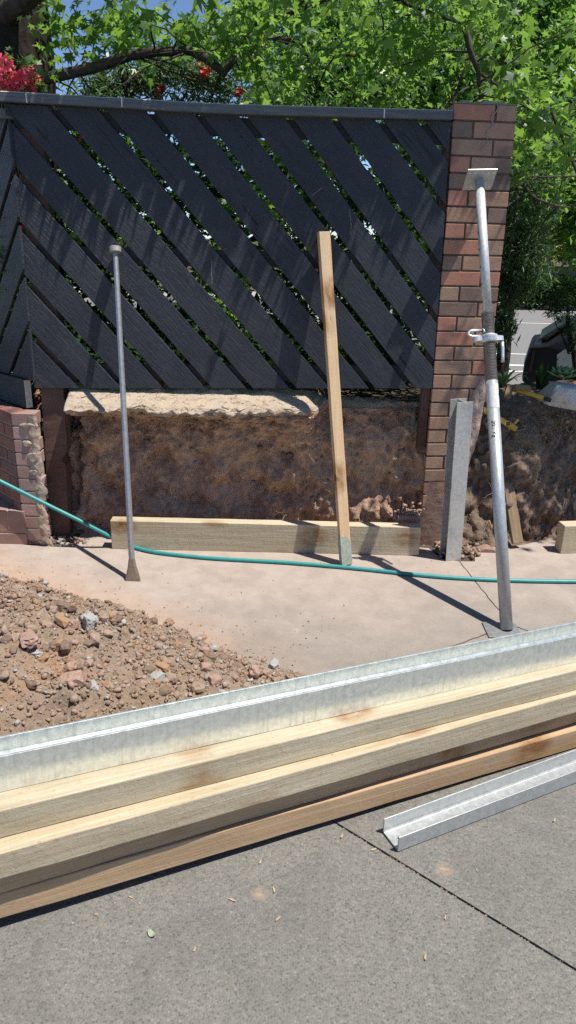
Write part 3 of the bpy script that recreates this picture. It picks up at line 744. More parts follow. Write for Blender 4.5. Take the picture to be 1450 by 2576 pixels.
# torn mortar slab on the lower right of the pillar
def lump(name, pts, parent, m, seed=1, amp=.012, th=.05, nv=(0, 1, 0), res=.014):
    """pts: 2-D outline (x,z) in a frame fn -> closed bumpy slab; built as grid clipped mesh"""
bmS = bmesh.new()
def slabstrip(bm, rows, th, amp, seed, fn):
    """rows: (z, a0, a1) ; makes a bumpy strip"""
    prev = None
    for (z, a0, a1) in rows:
        cur = []
        for k in range(9):
            a = a0+(a1-a0)*k/8; e = math.sin(math.pi*k/8)
            d = amp*(noise.noise(Vector((a*25+seed, z*25, seed)))+.5*noise.noise(Vector((a*60, z*60, seed))))
            ja = .010*noise.noise(Vector((z*22, seed+k*.01, 4))) if k in (0, 8) else 0
            cur.append(bm.verts.new(fn(a+ja, (-th*(.35+.65*e) if 0 < k < 8 else 0)+d*(1 if 0 < k < 8 else 0), z)))
        if prev:
            for k in range(8):
                f = bm.faces.new((prev[k], prev[k+1], cur[k+1], cur[k])); f.smooth = True
        prev = cur
rows = [(1.25-.02*i, float(np.interp(1.25-.02*i, [.2, .55, .9, 1.10, 1.2, 1.25], [.205, .215, .225, .27, .33, .335])), float(np.interp(1.25-.02*i, [.2, .55, .8, 1.25], [.245, .27, .325, .352]))) for i in range(53)]
slabstrip(bmS, rows, .018, .010, 3, lambda a, b, z: PW(a, b, z))
o = bm_to('torn_mortar', bmS, pil, M['mortar']); o['label'] = 'torn pale mortar on the lower right edge'
o.data.materials[0] = mat_plain('pink_torn_mortar', (.43, .33, .28), .95, var=.3, scale=35, spec=.1, bump=.9, bd=.008)
# clay smeared foot of the pillar
bmS = bmesh.new()
rows = [(.50-.02*i, float(np.interp(.50-.02*i, [0, .3, .5], [-.03, -.01, .03])), .21) for i in range(31)]
slabstrip(bmS, rows, .012, .006, 8, lambda a, b, z: PW(a, b+.004, z))
bm_to('clay_smear', bmS, pil, M['clay'])

# ------------------------------------------------------------------ LOW BRICK WALL + STEP (left)
C0 = Vector((-1.735, 4.50, 0)); mv = M['mauve']
lw = empty('brick_wall', C0, 'low broken mauve brick wall with mortar lumps at the left edge, under the fence', 'brick wall')
d3 = Vector((-.7071, .7071, 0)); n3 = Vector((.7071, .7071, 0))
bmB = bmesh.new(); bmM = bmesh.new()
ztop = .88; row = 0
while ztop > -.1:
    z0 = ztop-.076; j = row % 2
    # face running back-left
    s0 = .0
    k = 0
    while s0 < 1.6:
        L = .23 if not (k == 0 and j) else .11
        def fn(a, b, c, s0=s0): p = C0+d3*a+n3*b; return (p.x, p.y, c)
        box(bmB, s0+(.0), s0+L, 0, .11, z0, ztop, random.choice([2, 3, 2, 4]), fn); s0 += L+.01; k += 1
    # end face toward the camera
    wv_ = .15 if row % 3 != 1 else .12
    box(bmB, 0.004, wv_, -.004, .11, z0, ztop-.001, row % 2, lambda a, b, c: (C0.x+a, C0.y+b, c))
    ztop -= .086; row += 1
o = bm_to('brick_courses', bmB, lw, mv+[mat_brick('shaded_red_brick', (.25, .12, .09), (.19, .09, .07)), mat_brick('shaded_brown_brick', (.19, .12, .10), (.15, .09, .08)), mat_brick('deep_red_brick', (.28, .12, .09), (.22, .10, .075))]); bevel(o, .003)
def fn(a, b, c): p = C0+d3*a+n3*b; return (p.x, p.y, c)
box(bmM, .012, 1.6, .006, .105, -.1, .865, 0, fn); box(bmM, .01, .135, .004, .12, -.1, .868, 0, lambda a, b, c: (C0.x+a, C0.y+b, c))
bm_to('mortar_joints', bmM, lw, M['mortar'])
bmS = bmesh.new()
rows = [(.87-.01*i, .105+.04*noise.noise(Vector((i*.13, 3, 1))), .165+.03*noise.noise(Vector((i*.11, 8, 1)))+.012*noise.noise(Vector((i*.5, 1, 1)))) for i in range(92)]
slabstrip(bmS, rows, .008, .005, 5, lambda a, b, z: (C0.x+a, C0.y+b+.0, z))
for (zc, a0, a1, h) in ((.805, .05, .15, .014), (.69, .06, .11, .018), (.60, .08, .15, .030), (.50, .08, .14, .016)):
    rows = [(zc+h*math.cos(t_), (a0+a1)/2-(a1-a0)/2*math.sin(t_)-.005, (a0+a1)/2+(a1-a0)/2*math.sin(t_)+.005) for t_ in np.linspace(.05, 3.09, 9)]
    slabstrip(bmS, rows, .010, .006, zc*9, lambda a, b, z: (C0.x+a, C0.y+b-.004, z))
bm_to('mortar_lumps', bmS, lw, M['mortar'])
# frogged bricks on top of the wall
bmB = bmesh.new()
bmD = bmesh.new()
for k in range(5):
    for q in range(3):
        s1 = .06+k*.12+.0; b1 = .025+q*.03
        p = C0+d3*(s1+.03*q*.3)+n3*b1
        tube(bmD, [(p.x, p.y, .8795), (p.x, p.y, .8812)], .009, 8)
bm_to('brick_holes', bmD, lw, M['joint'])
st = empty('brick_step', (-2.2, 4.49, 0), 'mauve brick step on the driveway at the left edge, below the low brick wall', 'step')
bmB = bmesh.new(); x = -1.712; 
while x > -3.2:
    box(bmB, x-.11, x, 4.49, 4.72, .085, .232, random.choice([0, 1])); x -= .12
x = -1.712
while x > -3.2:
    box(bmB, x-.23, x, 4.485, 4.60, -.08, .075, 0); x -= .24
x = -1.80
while x > -3.2:
    box(bmB, x-.23, x, 4.73, 4.95, .1, .231, random.choice([0, 1])); box(bmB, x-.23, x, 4.96, 5.3, .1, .230, random.choice([0, 1])); x -= .24
o = bm_to('step_bricks', bmB, st, mv); bevel(o, .004)
bm = bmesh.new(); box(bm, -3.2, -1.716, 4.494, 5.3, -.09, .226)
bm_to('mortar_bed', bm, st, M['mortar'])

# ------------------------------------------------------------------ STEEL POST (H section) beside the pillar
def hsection(L, fw, dp, tf, tw, fr=.006):
    """profile in (y,z): flanges parallel to z at y=0 and y=dp (web at z centre)"""
    h = fw/2
    return [(0, -h), (tf, -h), (tf, -tw/2-fr), (tf+fr, -tw/2), (dp-tf-fr, -tw/2), (dp-tf, -tw/2-fr), (dp-tf, -h), (dp, -h), (dp, h), (dp-tf, h), (dp-tf, tw/2+fr), (dp-tf-fr, tw/2), (tf+fr, tw/2), (tf, tw/2+fr), (tf, h), (0, h)]
def extr(name, prof, L, parent, m, seg=1):
    bm = bmesh.new(); prism(bm, [(0, a, b) for a, b in prof], (L, 0, 0)); bmesh.ops.recalc_face_normals(bm, faces=bm.faces[:])
    o = bm_to(name, bm, parent, m); return o
pb, pt = Vector((1.086, 4.405, -.12)), Vector((1.045, 4.40, 1.045))
M['galv_post'] = mat_galv('dusty_galvanised_post', (.56, .56, .54), .45, .42, (5, 9, 9), .6)
tp = extr('steel_post', hsection(1.16, .105, .10, .008, .006), (pt-pb).length, None, M['galv_post'])
yn = Vector((-math.sin(R(14)), math.cos(R(14)), 0))
ax = (pt-pb).normalized(); frame(tp, pb, ax, ax.cross(yn)); tag(tp, 'short galvanised H section steel post standing against the foot of the brick pillar', 'steel post')

# ------------------------------------------------------------------ PROP
Fp, Tp = Vector((1.191, 3.515, .008)), Vector(PL(1206, 446, W(0, 0, -.085), NB2)); pd = (Tp-Fp); PLn = pd.length; pd.normalize()
prop = empty('steel_prop', Fp, 'tall galvanised adjustable steel prop leaning on the brick pillar', 'prop')
def along(o): frame(o, Fp, pd, Vector((0, -1, .3))); return o   # local x = axis, z = towards viewer
def ltube(name, x0, x1, r, m, seg=28, extra=None):
    bm = bmesh.new(); tube(bm, [(x0, 0, 0), (x1, 0, 0)], r, seg); o = bm_to(name, bm, prop, m); along(o); return o
k1, k2, k3 = PLn*.538, PLn*.69, PLn
ltube('outer_tube', 0, k1, .0335, M['galv_p'])
bm = bmesh.new(); pts = []; rr = []; nth = 46
for i in range(nth*2+1):
    pts.append((k1+(k2-k1)*i/(nth*2), 0, 0)); rr.append(.0345 if i % 2 else .0305)
tube(bm, pts, rr, 24, smooth=False); along(bm_to('threaded_sleeve', bm, prop, M['thread']))
it = ltube('inner_tube', k2-.01, k3-.0, .0265, M['prop_in'])
bm = bmesh.new()
for i in range(13):
    x = k2+.06+i*.1
    if x < k3-.1:
        tube(bm, [(x, .0262, .006), (x, .0272, .006)], .0065, 10); o = bm_to('pin_hole', bm, it, M['ink']); frame(o, Fp, pd, Vector((0, -1, .3))); bm = bmesh.new()
bm.free()
bm = bmesh.new(); lb = k1-.02
for i in range(16):
    for j in range(10):
        a0 = R(-68+i*9); a1 = R(-68+i*9+9); x0 = lb-.135+j*.0135; x1 = x0+.0135
        if noise.noise(Vector((i*.6, j*.7, 3))) < -.42: continue
        r_ = .0342
        vs = [bm.verts.new(p) for p in ((x0, math.sin(a0)*r_, math.cos(a0)*r_), (x1, math.sin(a0)*r_, math.cos(a0)*r_), (x1, math.sin(a1)*r_, math.cos(a1)*r_), (x0, math.sin(a1)*r_, math.cos(a1)*r_))]
        bm.faces.new(vs)
along(bm_to('paper_label', bm, prop, M['white']))
# writing "20.1 Kg" running up the tube
def text_mesh(body, size, ext=.0004):
    c = bpy.data.curves.new('t', 'FONT'); c.body = body; c.size = size; c.extrude = ext; c.align_x = 'CENTER'; c.align_y = 'CENTER'; c.resolution_u = 3
    o = bpy.data.objects.new('t', c); COL.objects.link(o); dg = bpy.context.evaluated_depsgraph_get(); dg.update()
    me = bpy.data.meshes.new_from_object(o.evaluated_get(dg)); bpy.data.objects.remove(o); return me
me = text_mesh('20.1 Kg', .030)
xc = PLn*.43
for v in me.vertices:
    tx, ty, tz = v.co; a = R(20)-ty/.0335
    r_ = .0337+tz
    v.co = Vector((xc-tx, math.sin(a)*r_, math.cos(a)*r_))
o = link('weight_marking', me, prop, M['ink']); along(o)
# collar nut with lugs, embossed letters, handle, G pin
bm = bmesh.new(); kc = PLn*.632
prof = [(-.024, .040), (-.019, .046), (-.012, .047), (.004, .045), (.010, .050), (.016, .048), (.020, .040)]
tube(bm, [(kc+a, 0, 0) for a, _ in prof], [b for _, b in prof], 28)
for sgn in (1, -1):
    ring = []
    for i in range(12):
        a = math.pi*(-.5+i/11); ring.append((.058+.030*math.cos(a) if sgn > 0 else -(.056+.024*math.cos(a)), .022*math.sin(a)))
    ring = [(sgn*.034, -.026)]+ring+[(sgn*.034, .026)]
    prism(bm, [(kc-.016, a, b) for a, b in ring], (.026, 0, 0))
bmesh.ops.recalc_face_normals(bm, faces=bm.faces[:]); col_ = bm_to('collar_nut', bm, prop, M['cast']); along(col_)
me = text_mesh('GBL', .022, .001)
for v in me.vertices:
    tx, ty, tz = v.co; a = -tx/.047; r_ = .0472+tz; v.co = Vector((kc-.006+ty, math.sin(a)*r_, math.cos(a)*r_))
o = link('embossed_letters', me, col_, M['galv']); frame(o, Fp, pd, Vector((0, -1, .3)))
bm = bmesh.new(); tube(bm, [(kc-.02, -.070, 0), (kc-.05, -.072, 0), (kc-.10, -.070, .0), (kc-.135, -.068, 0)], [.011, .0095, .009, .0095], 12)
along(bm_to('collar_handle', bm, prop, M['cast']))
bm = bmesh.new(); hp = []
for i in range(15):
    a = math.pi*(i/14)+math.pi/2
    hp.append((kc+.030+.017*math.sin(a), .085-.030*math.cos(a), .01))
hp = [(kc+.047, .030, .0)]+hp+[(kc+.013, .050, .012)]
tube(bm, hp, .0075, 10); tube(bm, [(kc+.056, .030, .01), (kc+.030, .028, .02)], .006, 8)
along(bm_to('locking_pin', bm, prop, M['cast']))
pn_ = Vector((-.06, .66, .75)).normalized()
bm = bmesh.new(); box(bm, 0, .007, -.083, .083, -.075, .075); tpl = bm_to('top_plate', bm, prop, M['galv_p']); frame(tpl, Tp-pn_*.02, pn_, Vector((0, -1, .8))); bevel(tpl, .001)
hm = mat_plain('see_through_hole', (.75, .72, .68), .6)
for sy_ in (.052, -.052):
    for sx_ in (-.066, -.036, .036, .066):
        bm = bmesh.new(); tube(bm, [(-.0008, sx_, sy_), (.0078, sx_, sy_)], .0058, 12); h = bm_to('bolt_hole', bm, tpl, hm); frame(h, Tp-pn_*.02, pn_, Vector((0, -1, .8)))
bm = bmesh.new(); box(bm, -.01, .16, -.08, .08, 0, 0)
bm.free()
bm = bmesh.new(); box(bm, Fp.x-.115, Fp.x+.065, Fp.y-.085, Fp.y+.075, .002, .009); o = bm_to('base_plate', bm, prop, M['iron']); bevel(o, .001)

# ------------------------------------------------------------------ CROWBAR
cb, ct = Vector(G(335, 1462)), Vector(W(-1.93, 1.875, -.035)); ct = Vector((ct.x, ct.y, 1.875))
q = PL(290, 622, W(0, 0, -.04), NB2); ct = Vector(q)
cd = ct-cb; cL = cd.length; cd.normalize()
bar = empty('crowbar', cb, 'long grey steel digging bar leaning on the fence, flared blade on the concrete', 'crowbar')
bm = bmesh.new(); seg = 8
stn = [(.13, .0175), (.16, .0185), (cL*.4, .0178), (cL*.68, .0165), (cL*.85, .0165), (cL*.99, .0150)]
tube(bm, [(a, 0, 0) for a, r in stn], [r for a, r in stn], seg, smooth=False)
o = bm_to('shaft', bm, bar, M['iron']); frame(o, cb, cd, (0, -1, 0))
bm = bmesh.new(); secs = [(0, .045, .003), (.012, .044, .006), (.05, .036, .010), (.09, .024, .015), (.135, .0172, .0172)]
pr = None
for (x, wy, wz) in secs:
    rg = [bm.verts.new((x, a*wy, b*wz)) for a, b in ((-1, -.6), (-.6, -1), (.6, -1), (1, -.6), (1, .6), (.6, 1), (-.6, 1), (-1, .6))]
    if pr:
        for k in range(8): bm.faces.new((pr[k], pr[(k+1) % 8], rg[(k+1) % 8], rg[k]))
    else: bm.faces.new(rg[::-1])
    pr = rg
bm.faces.new(pr); bmesh.ops.recalc_face_normals(bm, faces=bm.faces[:])
M['blade'] = mat_galv('dirty_blade_steel', (.27, .22, .18), .5, .5, (5, 40, 40), .6)
o = bm_to('blade', bm, bar, M['blade']); frame(o, cb, cd, (0, -1, 0))
bm = bmesh.new(); tube(bm, [(cL-.030, 0, 0), (cL-.027, 0, 0), (cL-.001, 0, 0), (cL+.002, 0, 0)], [.030, .0345, .0345, .031], 24, smooth=False)
o = bm_to('striking_cap', bm, bar, mat_plain('dusty_cap_steel', (.36, .34, .31), .6, .3, scale=50)); frame(o, cb, cd, (0, -1, 0))

# ------------------------------------------------------------------ TIMBERS
def timber(name, origin, xd, zd, L, wdt, hgt, m, parent=None, x0=0, bev=.004, wob=.0015):
    """local x length from x0, y from 0..wdt, z 0..hgt"""
    bm = bmesh.new(); N = max(2, int(L/.06)); pr = None
    for k in range(N+1):
        x = x0+L*k/N; sd = random.random()*0
        def j(a): return wob*noise.noise(Vector((x*6, a*7.3, L)))
        rg = [bm.verts.new((x, 0+j(1), 0+j(2))), bm.verts.new((x, wdt+j(3), 0+j(4))), bm.verts.new((x, wdt+j(5), hgt+j(6))), bm.verts.new((x, 0+j(7), hgt+j(8)))]
        if pr:
            for q in range(4): bm.faces.new((pr[q], pr[(q+1) % 4], rg[(q+1) % 4], rg[q]))
        else: bm.faces.new(rg[::-1])
        pr = rg
    bm.faces.new(pr); bmesh.ops.recalc_face_normals(bm, faces=bm.faces[:])
    o = bm_to(name, bm, parent, m); frame(o, origin, xd, zd); bevel(o, bev, 2)
    return o
up = Vector((0, 0, 1))
# stake leaning on the fence
sb, st_ = Vector(G(868, 1419)), Vector(PL(811, 585, W(0, 0, -.03), NB2)); sd = st_-sb
ang_ = R(24); fx = Vector((math.cos(ang_), math.sin(ang_), 0))
stk = timber('timber_stake', sb-fx*.034, sd, Vector((math.sin(ang_), -math.cos(ang_), 0)), sd.length, .070, .035, M['stake'], bev=.002)
# local y = z cross x; make sure the stake is centred
o_y = Vector((math.sin(ang_), -math.cos(ang_), 0)).cross(sd.normalized())
frame(stk, sb-o_y*.035, sd, Vector((math.sin(ang_), -math.cos(ang_), 0)))
tag(stk, 'square pine stake leaning on the fence, its foot painted pale green', 'timber stake')
bm = bmesh.new(); box(bm, .004, .175, -.0012, .0712, -.0012, .0362)
for v in bm.verts:
    if v.co.x > .1: v.co.x += random.uniform(-.03, .02)
bmesh.ops.subdivide_edges(bm, edges=bm.edges[:], cuts=3)
for v in bm.verts:
    if v.co.x > .12: v.co.x += random.uniform(-.02, .02)
pf = bm_to('painted_foot', bm, stk, M['greenpaint']); 
# sleeper on edge in front of the cut
a_, b_ = Vector(G(282, 1381)), Vector(G(1054, 1398)); sd = b_-a_
sl1 = timber('timber_sleeper', a_, sd, up, sd.length, .078, .200, M['pine2'])
tag(sl1, 'long pale pine sleeper on edge along the foot of the dirt bank, behind the stake', 'sleeper')
a_ = Vector(G(1410, 1393)); sl2 = timber('timber_sleeper', a_+Vector((0, 0, 0)), Vector((1, .12, 0)), up, 1.5, .095, .20, M['pine'])
tag(sl2, 'pine sleeper on edge at the right edge of the photo, cut end facing left', 'sleeper')
# the stack
def edge(yl, yr, zl, zr): return Vector(G(0, yl, zl)), Vector(G(1450, yr, zr))
stack_lbl = [('D', edge(2312, 1881, .05, .006), .094, .20, 'brownpine', 'lowest sleeper of the stack, lying on the aggregate concrete'),
             ('C', edge(2249, 1818, .146, .102), .090, .19, 'brownpine', 'shaded sleeper second from the bottom of the stack'),
             ('B', edge(2214, 1793, .237, .193), .094, .20, 'pine', 'rough sawn pine sleeper third from the bottom, jutting out of the stack'),
             ('A', edge(2110, 1736, .332, .288), .098, .20, 'pine2', 'topmost pale pine sleeper, directly in front of the steel beam')]
for nm, (a_, b_), hg, wd, mt, lab in stack_lbl:
    d_ = (b_-a_).normalized(); o_ = a_-d_*.75
    kx = {'A': 1.3, 'B': 7.7, 'C': 12.9, 'D': 20.2}[nm]
    o = timber('timber_sleeper', o_-d_*kx, d_, up, (b_-a_).length+1.35, wd, hg, M[mt], x0=kx, wob=.002)
    o['label'] = lab; o['category'] = 'sleeper'; o['group'] = 'sleepers stacked across the driveway'
# offcuts carrying the stack (mostly hidden bearers)
# galvanised H beam on top
a_, b_ = edge(1994, 1666, .431, .385); d_ = (b_-a_).normalized()
nrm_ = Vector((d_.y, -d_.x, 0)).normalized()
bmH = extr('steel_beam', hsection(1, .125, .098, .0075, .006, .012), (b_-a_).length+1.6, None, M['galv'])
# local y = depth away, z = up ; flange half height .0625
frame(bmH, a_-d_*.8+Vector((0, 0, .0625)), d_, up); bevel(bmH, .0022, 3)
tag(bmH, 'long galvanised steel beam lying on top of the pine sleeper stack', 'steel beam')
# short channel on the concrete
a_, b_ = Vector(G(1001, 2145)), Vector(G(1450, 1971)); d_ = (b_-a_).normalized()
pr_ = [(0, 0), (0, .062), (.0055, .062), (.006, .012), (.012, .006), (.086, .006), (.092, .012), (.0925, .062), (.098, .062), (.098, 0)]
chn = extr('steel_channel', pr_, 1.9, None, M['galv_b']); frame(chn, a_+Vector((0, 0, .004)), d_, up); bevel(chn, .0012, 2)
tag(chn, 'short galvanised channel lying open side up on the concrete', 'steel channel')
bm = bmesh.new(); tube(bm, [(.035, .045, .0055), (.035, .045, .0066)], .006, 12); bm_to('bolt_hole', bm, chn, M['ink'])

# ------------------------------------------------------------------ HOSE
hz = [(-2.9, 4.5, 1.0)]
for (px, py, Y) in ((0, 1210, 4.47), (60, 1240, 4.46), (130, 1275, 4.44), (200, 1309, 4.44), (260, 1341, 4.45)): hz.append(tuple(PY(px, py, Y)))
for (px, py) in ((320, 1370), (360, 1384), (400, 1391), (480, 1400), (560, 1407), (700, 1413), (820, 1423), (868, 1427), (930, 1433), (1000, 1441), (1100, 1451), (1200, 1457), (1300, 1461), (1450, 1464)): hz.append(tuple(G(px, py, .013)))
hz.append((2.6, 4.17, .013)); hz.append((3.4, 4.3, .013))
cv = bpy.data.curves.new('hose', 'CURVE'); cv.dimensions = '3D'; spl = cv.splines.new('NURBS'); spl.points.add(len(hz)-1)
for p, q in zip(spl.points, hz): p.co = (*q, 1)
spl.order_u = 4; spl.use_endpoint_u = True; cv.bevel_depth = .0125; cv.bevel_resolution = 4; cv.resolution_u = 10
to = bpy.data.objects.new('t', cv); COL.objects.link(to); dg = bpy.context.evaluated_depsgraph_get(); dg.update()
me = bpy.data.meshes.new_from_object(to.evaluated_get(dg)); bpy.data.objects.remove(to)
for p in me.polygons: p.use_smooth = True
hose = link('garden_hose', me, None, M['hose']); tag(hose, 'teal rubber hose running across the whole driveway in front of the long sleeper', 'hose')

# ------------------------------------------------------------------ SPOIL HEAP
P0_ = Vector((-.85, 1.673, 0)); sd_ = Vector((math.cos(R(24)), math.sin(R(24)), 0)); sn_ = Vector((-sd_.y, sd_.x, 0))
lA, lB = Vector((-1.93, 4.05, 0)), Vector((.10, 3.02, 0)); ld = (lB-lA).normalized(); ln = Vector((ld.y, -ld.x, 0))  # pointing to near-left
def heap_h(x, y):
    p = Vector((x, y, 0)); d = (p-lA).dot(ln)+.10*fbm((x, y, 0), 3, 4); e = (p-P0_).dot(sn_)-.30
    t = (lB-p).dot(ld)
    if d <= 0: return -.02
    h = .50*(1-math.exp(-d/.42))*min(1, max(0, (t+.06)/.85))**.75
    back = max(0, min(1, (e+.02)/.35)); h = h*(.22+.78*back)
    n_ = fbm((x, y, 1), 4, 4)*.05+fbm((x, y, 5), 15, 4)*.022+abs(noise.noise(Vector((x, y, 2))*26))*.010
    return h+n_*min(1, d/.1)-.004
gx = np.arange(-2.9, .2, .014); gy = np.arange(1.7, 4.5, .014)
V = np.zeros((len(gx), len(gy), 3)); ok = np.zeros((len(gx), len(gy)), bool)
for i, x in enumerate(gx):
    for j, y in enumerate(gy):
        e = (Vector((x, y, 0))-P0_).dot(sn_)
        hh = heap_h(x, y); V[i, j] = (x, y, hh); ok[i, j] = e > .30 and hh > -.02
I = np.arange(len(gx)*len(gy)).reshape(len(gx), len(gy))
Fq = np.stack([I[:-1, :-1], I[1:, :-1], I[1:, 1:], I[:-1, 1:]], -1); m_ = ok[:-1, :-1] | ok[1:, 1:]
m_ &= (np.minimum(ok[:-1, :-1], ok[1:, 1:]) | ok[1:, :-1])
Fq = Fq[m_]; used = np.unique(Fq); rem = -np.ones(I.size, int); rem[used] = np.arange(len(used))
heap = np_mesh('spoil_heap', V.reshape(-1, 3)[used], rem[Fq], None, M['heap'], None, True)
tag(heap, 'heap of excavated brown soil behind the steel beam at the left', 'soil heap', kind='stuff')
it_ = []
for i in range(30000):
    x = random.uniform(-2.3, .25); y = random.uniform(2.1, 4.3); p = Vector((x, y, 0))
    if (p-P0_).dot(sn_) < .30: continue
    d = (p-lA).dot(ln); t = (lB-p).dot(ld)
    if d < -.03 or t < -.05: 
        continue
    h = max(heap_h(x, y), 0); r = min(.030, .0026+random.expovariate(1/.0042))
    if d < .05: r *= .8
    near_tip = max(0, 1-t/.9)
    c = random.random()
    m = 2 if c < .07+.06*near_tip else (3 if c < .17 else (1 if c < .28+.22*(d < .12) else (4 if c < .5 else 0)))
    it_.append((x, y, h+r*.25, r, m))
for i in range(300):   # scatter beyond the edge
    t = random.uniform(0, 2.2); p = lA+ld*t-ln*(random.expovariate(1/.13)); it_.append((p.x, p.y, .002, random.uniform(.001, .0065), random.choice([1, 1, 0, 4])))
gv = scatter('heap_gravel', it_, M['rocks'], heap); gv['kind'] = 'stuff'
# the lumps one can count
big = [(75, 1610, .055, 3, 'flat pink brick fragment in the middle left of the soil heap'), (160, 1530, .060, 4, 'dark brown lump with a hollow at the upper edge of the soil heap'),
       (225, 1560, .050, 2, 'large pale grey stone near the top edge of the soil heap'), (395, 1702, .040, 2, 'round speckled grey stone low on the soil heap'),
       (185, 1715, .058, 3, 'large pinkish brown lump near the bottom of the soil heap'), (425, 1567, .032, 1, 'orange clay lump lying alone beyond the edge of the soil heap'),
       (640, 1692, .056, 3, 'large pink stone at the right tip of the soil heap'), (690, 1672, .036, 2, 'grey and white stone among the pink stones at the right tip of the soil heap'),
       (570, 1660, .042, 4, 'brown lump left of the pink stones at the right tip of the soil heap'), (540, 1712, .040, 3, 'half grey half pink stone at the lower right of the soil heap'),
       (235, 1725, .030, 2, 'small grey chip beside the large pinkish lump low on the heap'), (295, 1560, .042, 4, 'brown clod on the upper slope of the heap, right of the pale grey stone'),
       (90, 1645, .030, 2, 'grey stone just below the flat pink fragment'), (535, 1632, .026, 2, 'white stone near the right upper edge of the heap'),
       (120, 1575, .034, 0, 'sandy clod above the flat pink brick fragment'), (510, 1605, .030, 1, 'pale orange clod on the upper right edge of the heap')]
for (px, py, r, m, lab) in big:
    q = Vector(G(px, py, .1))
    for k in range(14):
        hh = max(0, heap_h(q.x, q.y)); q = Vector(G(px, py, hh+r*.2))
    me = rock_mesh('rock', r, px*.013, 3, (1, random.uniform(.6, .85), random.uniform(.5, .7)), .6)
    o = link('rock', me, None, M['rocks'][m]); o.location = q; o.rotation_euler = (random.uniform(-.3, .3), random.uniform(-.3, .3), random.uniform(0, 6)); tag(o, lab, 'rock', 'larger lumps and stones on the soil heap')
protoR = [rock_mesh('rock', 1, 20+i*2.2, 2, (1, .75, .6), .55) for i in range(6)]
for me in protoR: me.materials.append(None)
for i in range(90):
    for _ in range(50):
        px, py = random.uniform(5, 740), random.uniform(1480, 1830); q = Vector(G(px, py, .15))
        for k in range(10): q = Vector(G(px, py, max(0, heap_h(q.x, q.y))))
        if (q-P0_).dot(sn_) > .36 and (q-lA).dot(ln) > .02 and (lB-q).dot(ld) > -.02: break
    r = random.uniform(.018, .042); o = bpy.data.objects.new('rock', protoR[i % 6]); COL.objects.link(o); o.scale = (r, r, r); q.z += r*.15
    o.location = q; o.rotation_euler = (random.uniform(-.4, .4), random.uniform(-.4, .4), random.uniform(0, 6))
    o.material_slots[0].link = 'OBJECT'; o.material_slots[0].material = M['rocks'][random.choice([0, 0, 0, 3, 4, 4, 1])]
    tag(o, 'small rough brown clay lump lying on the soil heap', 'rock', 'small brown lumps on the soil heap')
# concrete chunk by the steel post, pale clod on the bank
me = rock_mesh('rock', .075, 3.3, 3, (1.2, .8, .55), .5); o = link('concrete_chunk', me, None, M['clay']); o.location = Vector(G(1225, 1392))+Vector((0, 0.06, -.01)); tag(o, 'clay covered concrete chunk between the steel post and the prop', 'rubble')
me = rock_mesh('rock', .07, 8.1, 3, (1.3, .6, .55), .7); o = link('soil_clod', me, None, M['rocks'][3]); o.location = (.80, 4.60, .215); tag(o, 'pale pinkish clod with roots behind the right end of the long sleeper', 'soil clod')

# ------------------------------------------------------------------ THINGS ON THE RIGHT BANK
a_ = Vector(PY(1312, 1366, 4.66)); b_ = Vector(PY(1286, 1208, 4.86)); a_.z = max(a_.z, .0)
o = timber('wood_offcut', a_-Vector((.035, 0, 0)), b_-a_, Vector((.25, -1, 0)), (b_-a_).length, .075, .03, M['offcut'], bev=.003)
frame(o, a_, b_-a_, Vector((.25, -1, .2))); tag(o, 'brown weathered board leaning on the right bank, beside the prop', 'board')
lv = empty('spirit_level', PY(1215, 1030, 4.86), 'yellow level with a vial lying on the right bank, passing behind the prop', 'spirit level')
a_, b_ = Vector(PY(1206, 1026, 4.86)), Vector(PY(1298, 1080, 4.83)); d_ = (b_-a_)
bm = bmesh.new(); box(bm, 0, d_.length, -.017, .017, 0, .02); o = bm_to('level_body', bm, lv, M['yellow']); frame(o, a_, d_, (0, -1, .4)); bevel(o, .002)
bm = bmesh.new(); tube(bm, [(d_.length-.07, 0, .0195), (d_.length-.07, 0, .022)], .014, 14); q_ = bm_to('vial', bm, o, M['ink'])
a_, b_ = Vector(PY(1282, 1082, 4.82)), Vector(PY(1306, 1058, 4.86)); d_ = b_-a_
o = timber('wood_strip', a_, d_, (0, -1, .4), d_.length, .014, .01, M['yellow'], bev=.001); tag(o, 'thin yellow stick crossing the end of the level', 'stick')
l2 = empty('spirit_level', PY(1305, 985, 4.9), 'yellow level with a black end cap, left of the pale stone', 'spirit level')
a_, b_ = Vector(PY(1300, 982, 4.95)), Vector(PY(1368, 1003, 4.88)); d_ = b_-a_
bm = bmesh.new(); box(bm, 0, d_.length, -.011, .011, 0, .02); o = bm_to('level_body', bm, l2, M['yellow']); frame(o, a_, d_, (0, -1, .5)); bevel(o, .002)
bm = bmesh.new(); box(bm, d_.length, d_.length+.05, -.012, .012, -.001, .021); o = bm_to('end_cap', bm, l2, M['ink']); frame(o, a_, d_, (0, -1, .5)); bevel(o, .002)
for (p1, p2, wd, m, lab) in (((1281, 1006), (1291, 976), .045, 'offcut', 'short brown wood block standing above the bank, left of the yellow level'),
                             ((1290, 980), (1328, 984), .03, 'offcut', 'wooden slat lying across the back end of the yellow level'),
                             ((1214, 1062), (1236, 1108), .055, 'greywood', 'grey wood block sticking out of the bank behind the prop'),
                             ((1207, 1058), (1224, 1080), .05, 'offcut', 'brown wood block beneath the lower yellow level, behind the prop')):
    a_, b_ = Vector(PY(*p1, 4.86)), Vector(PY(*p2, 4.92)); d_ = b_-a_
    o = timber('wood_offcut', a_, d_, (0, -1, .5), max(.06, d_.length), wd, .03, M[m], bev=.002); tag(o, lab, 'wood block')
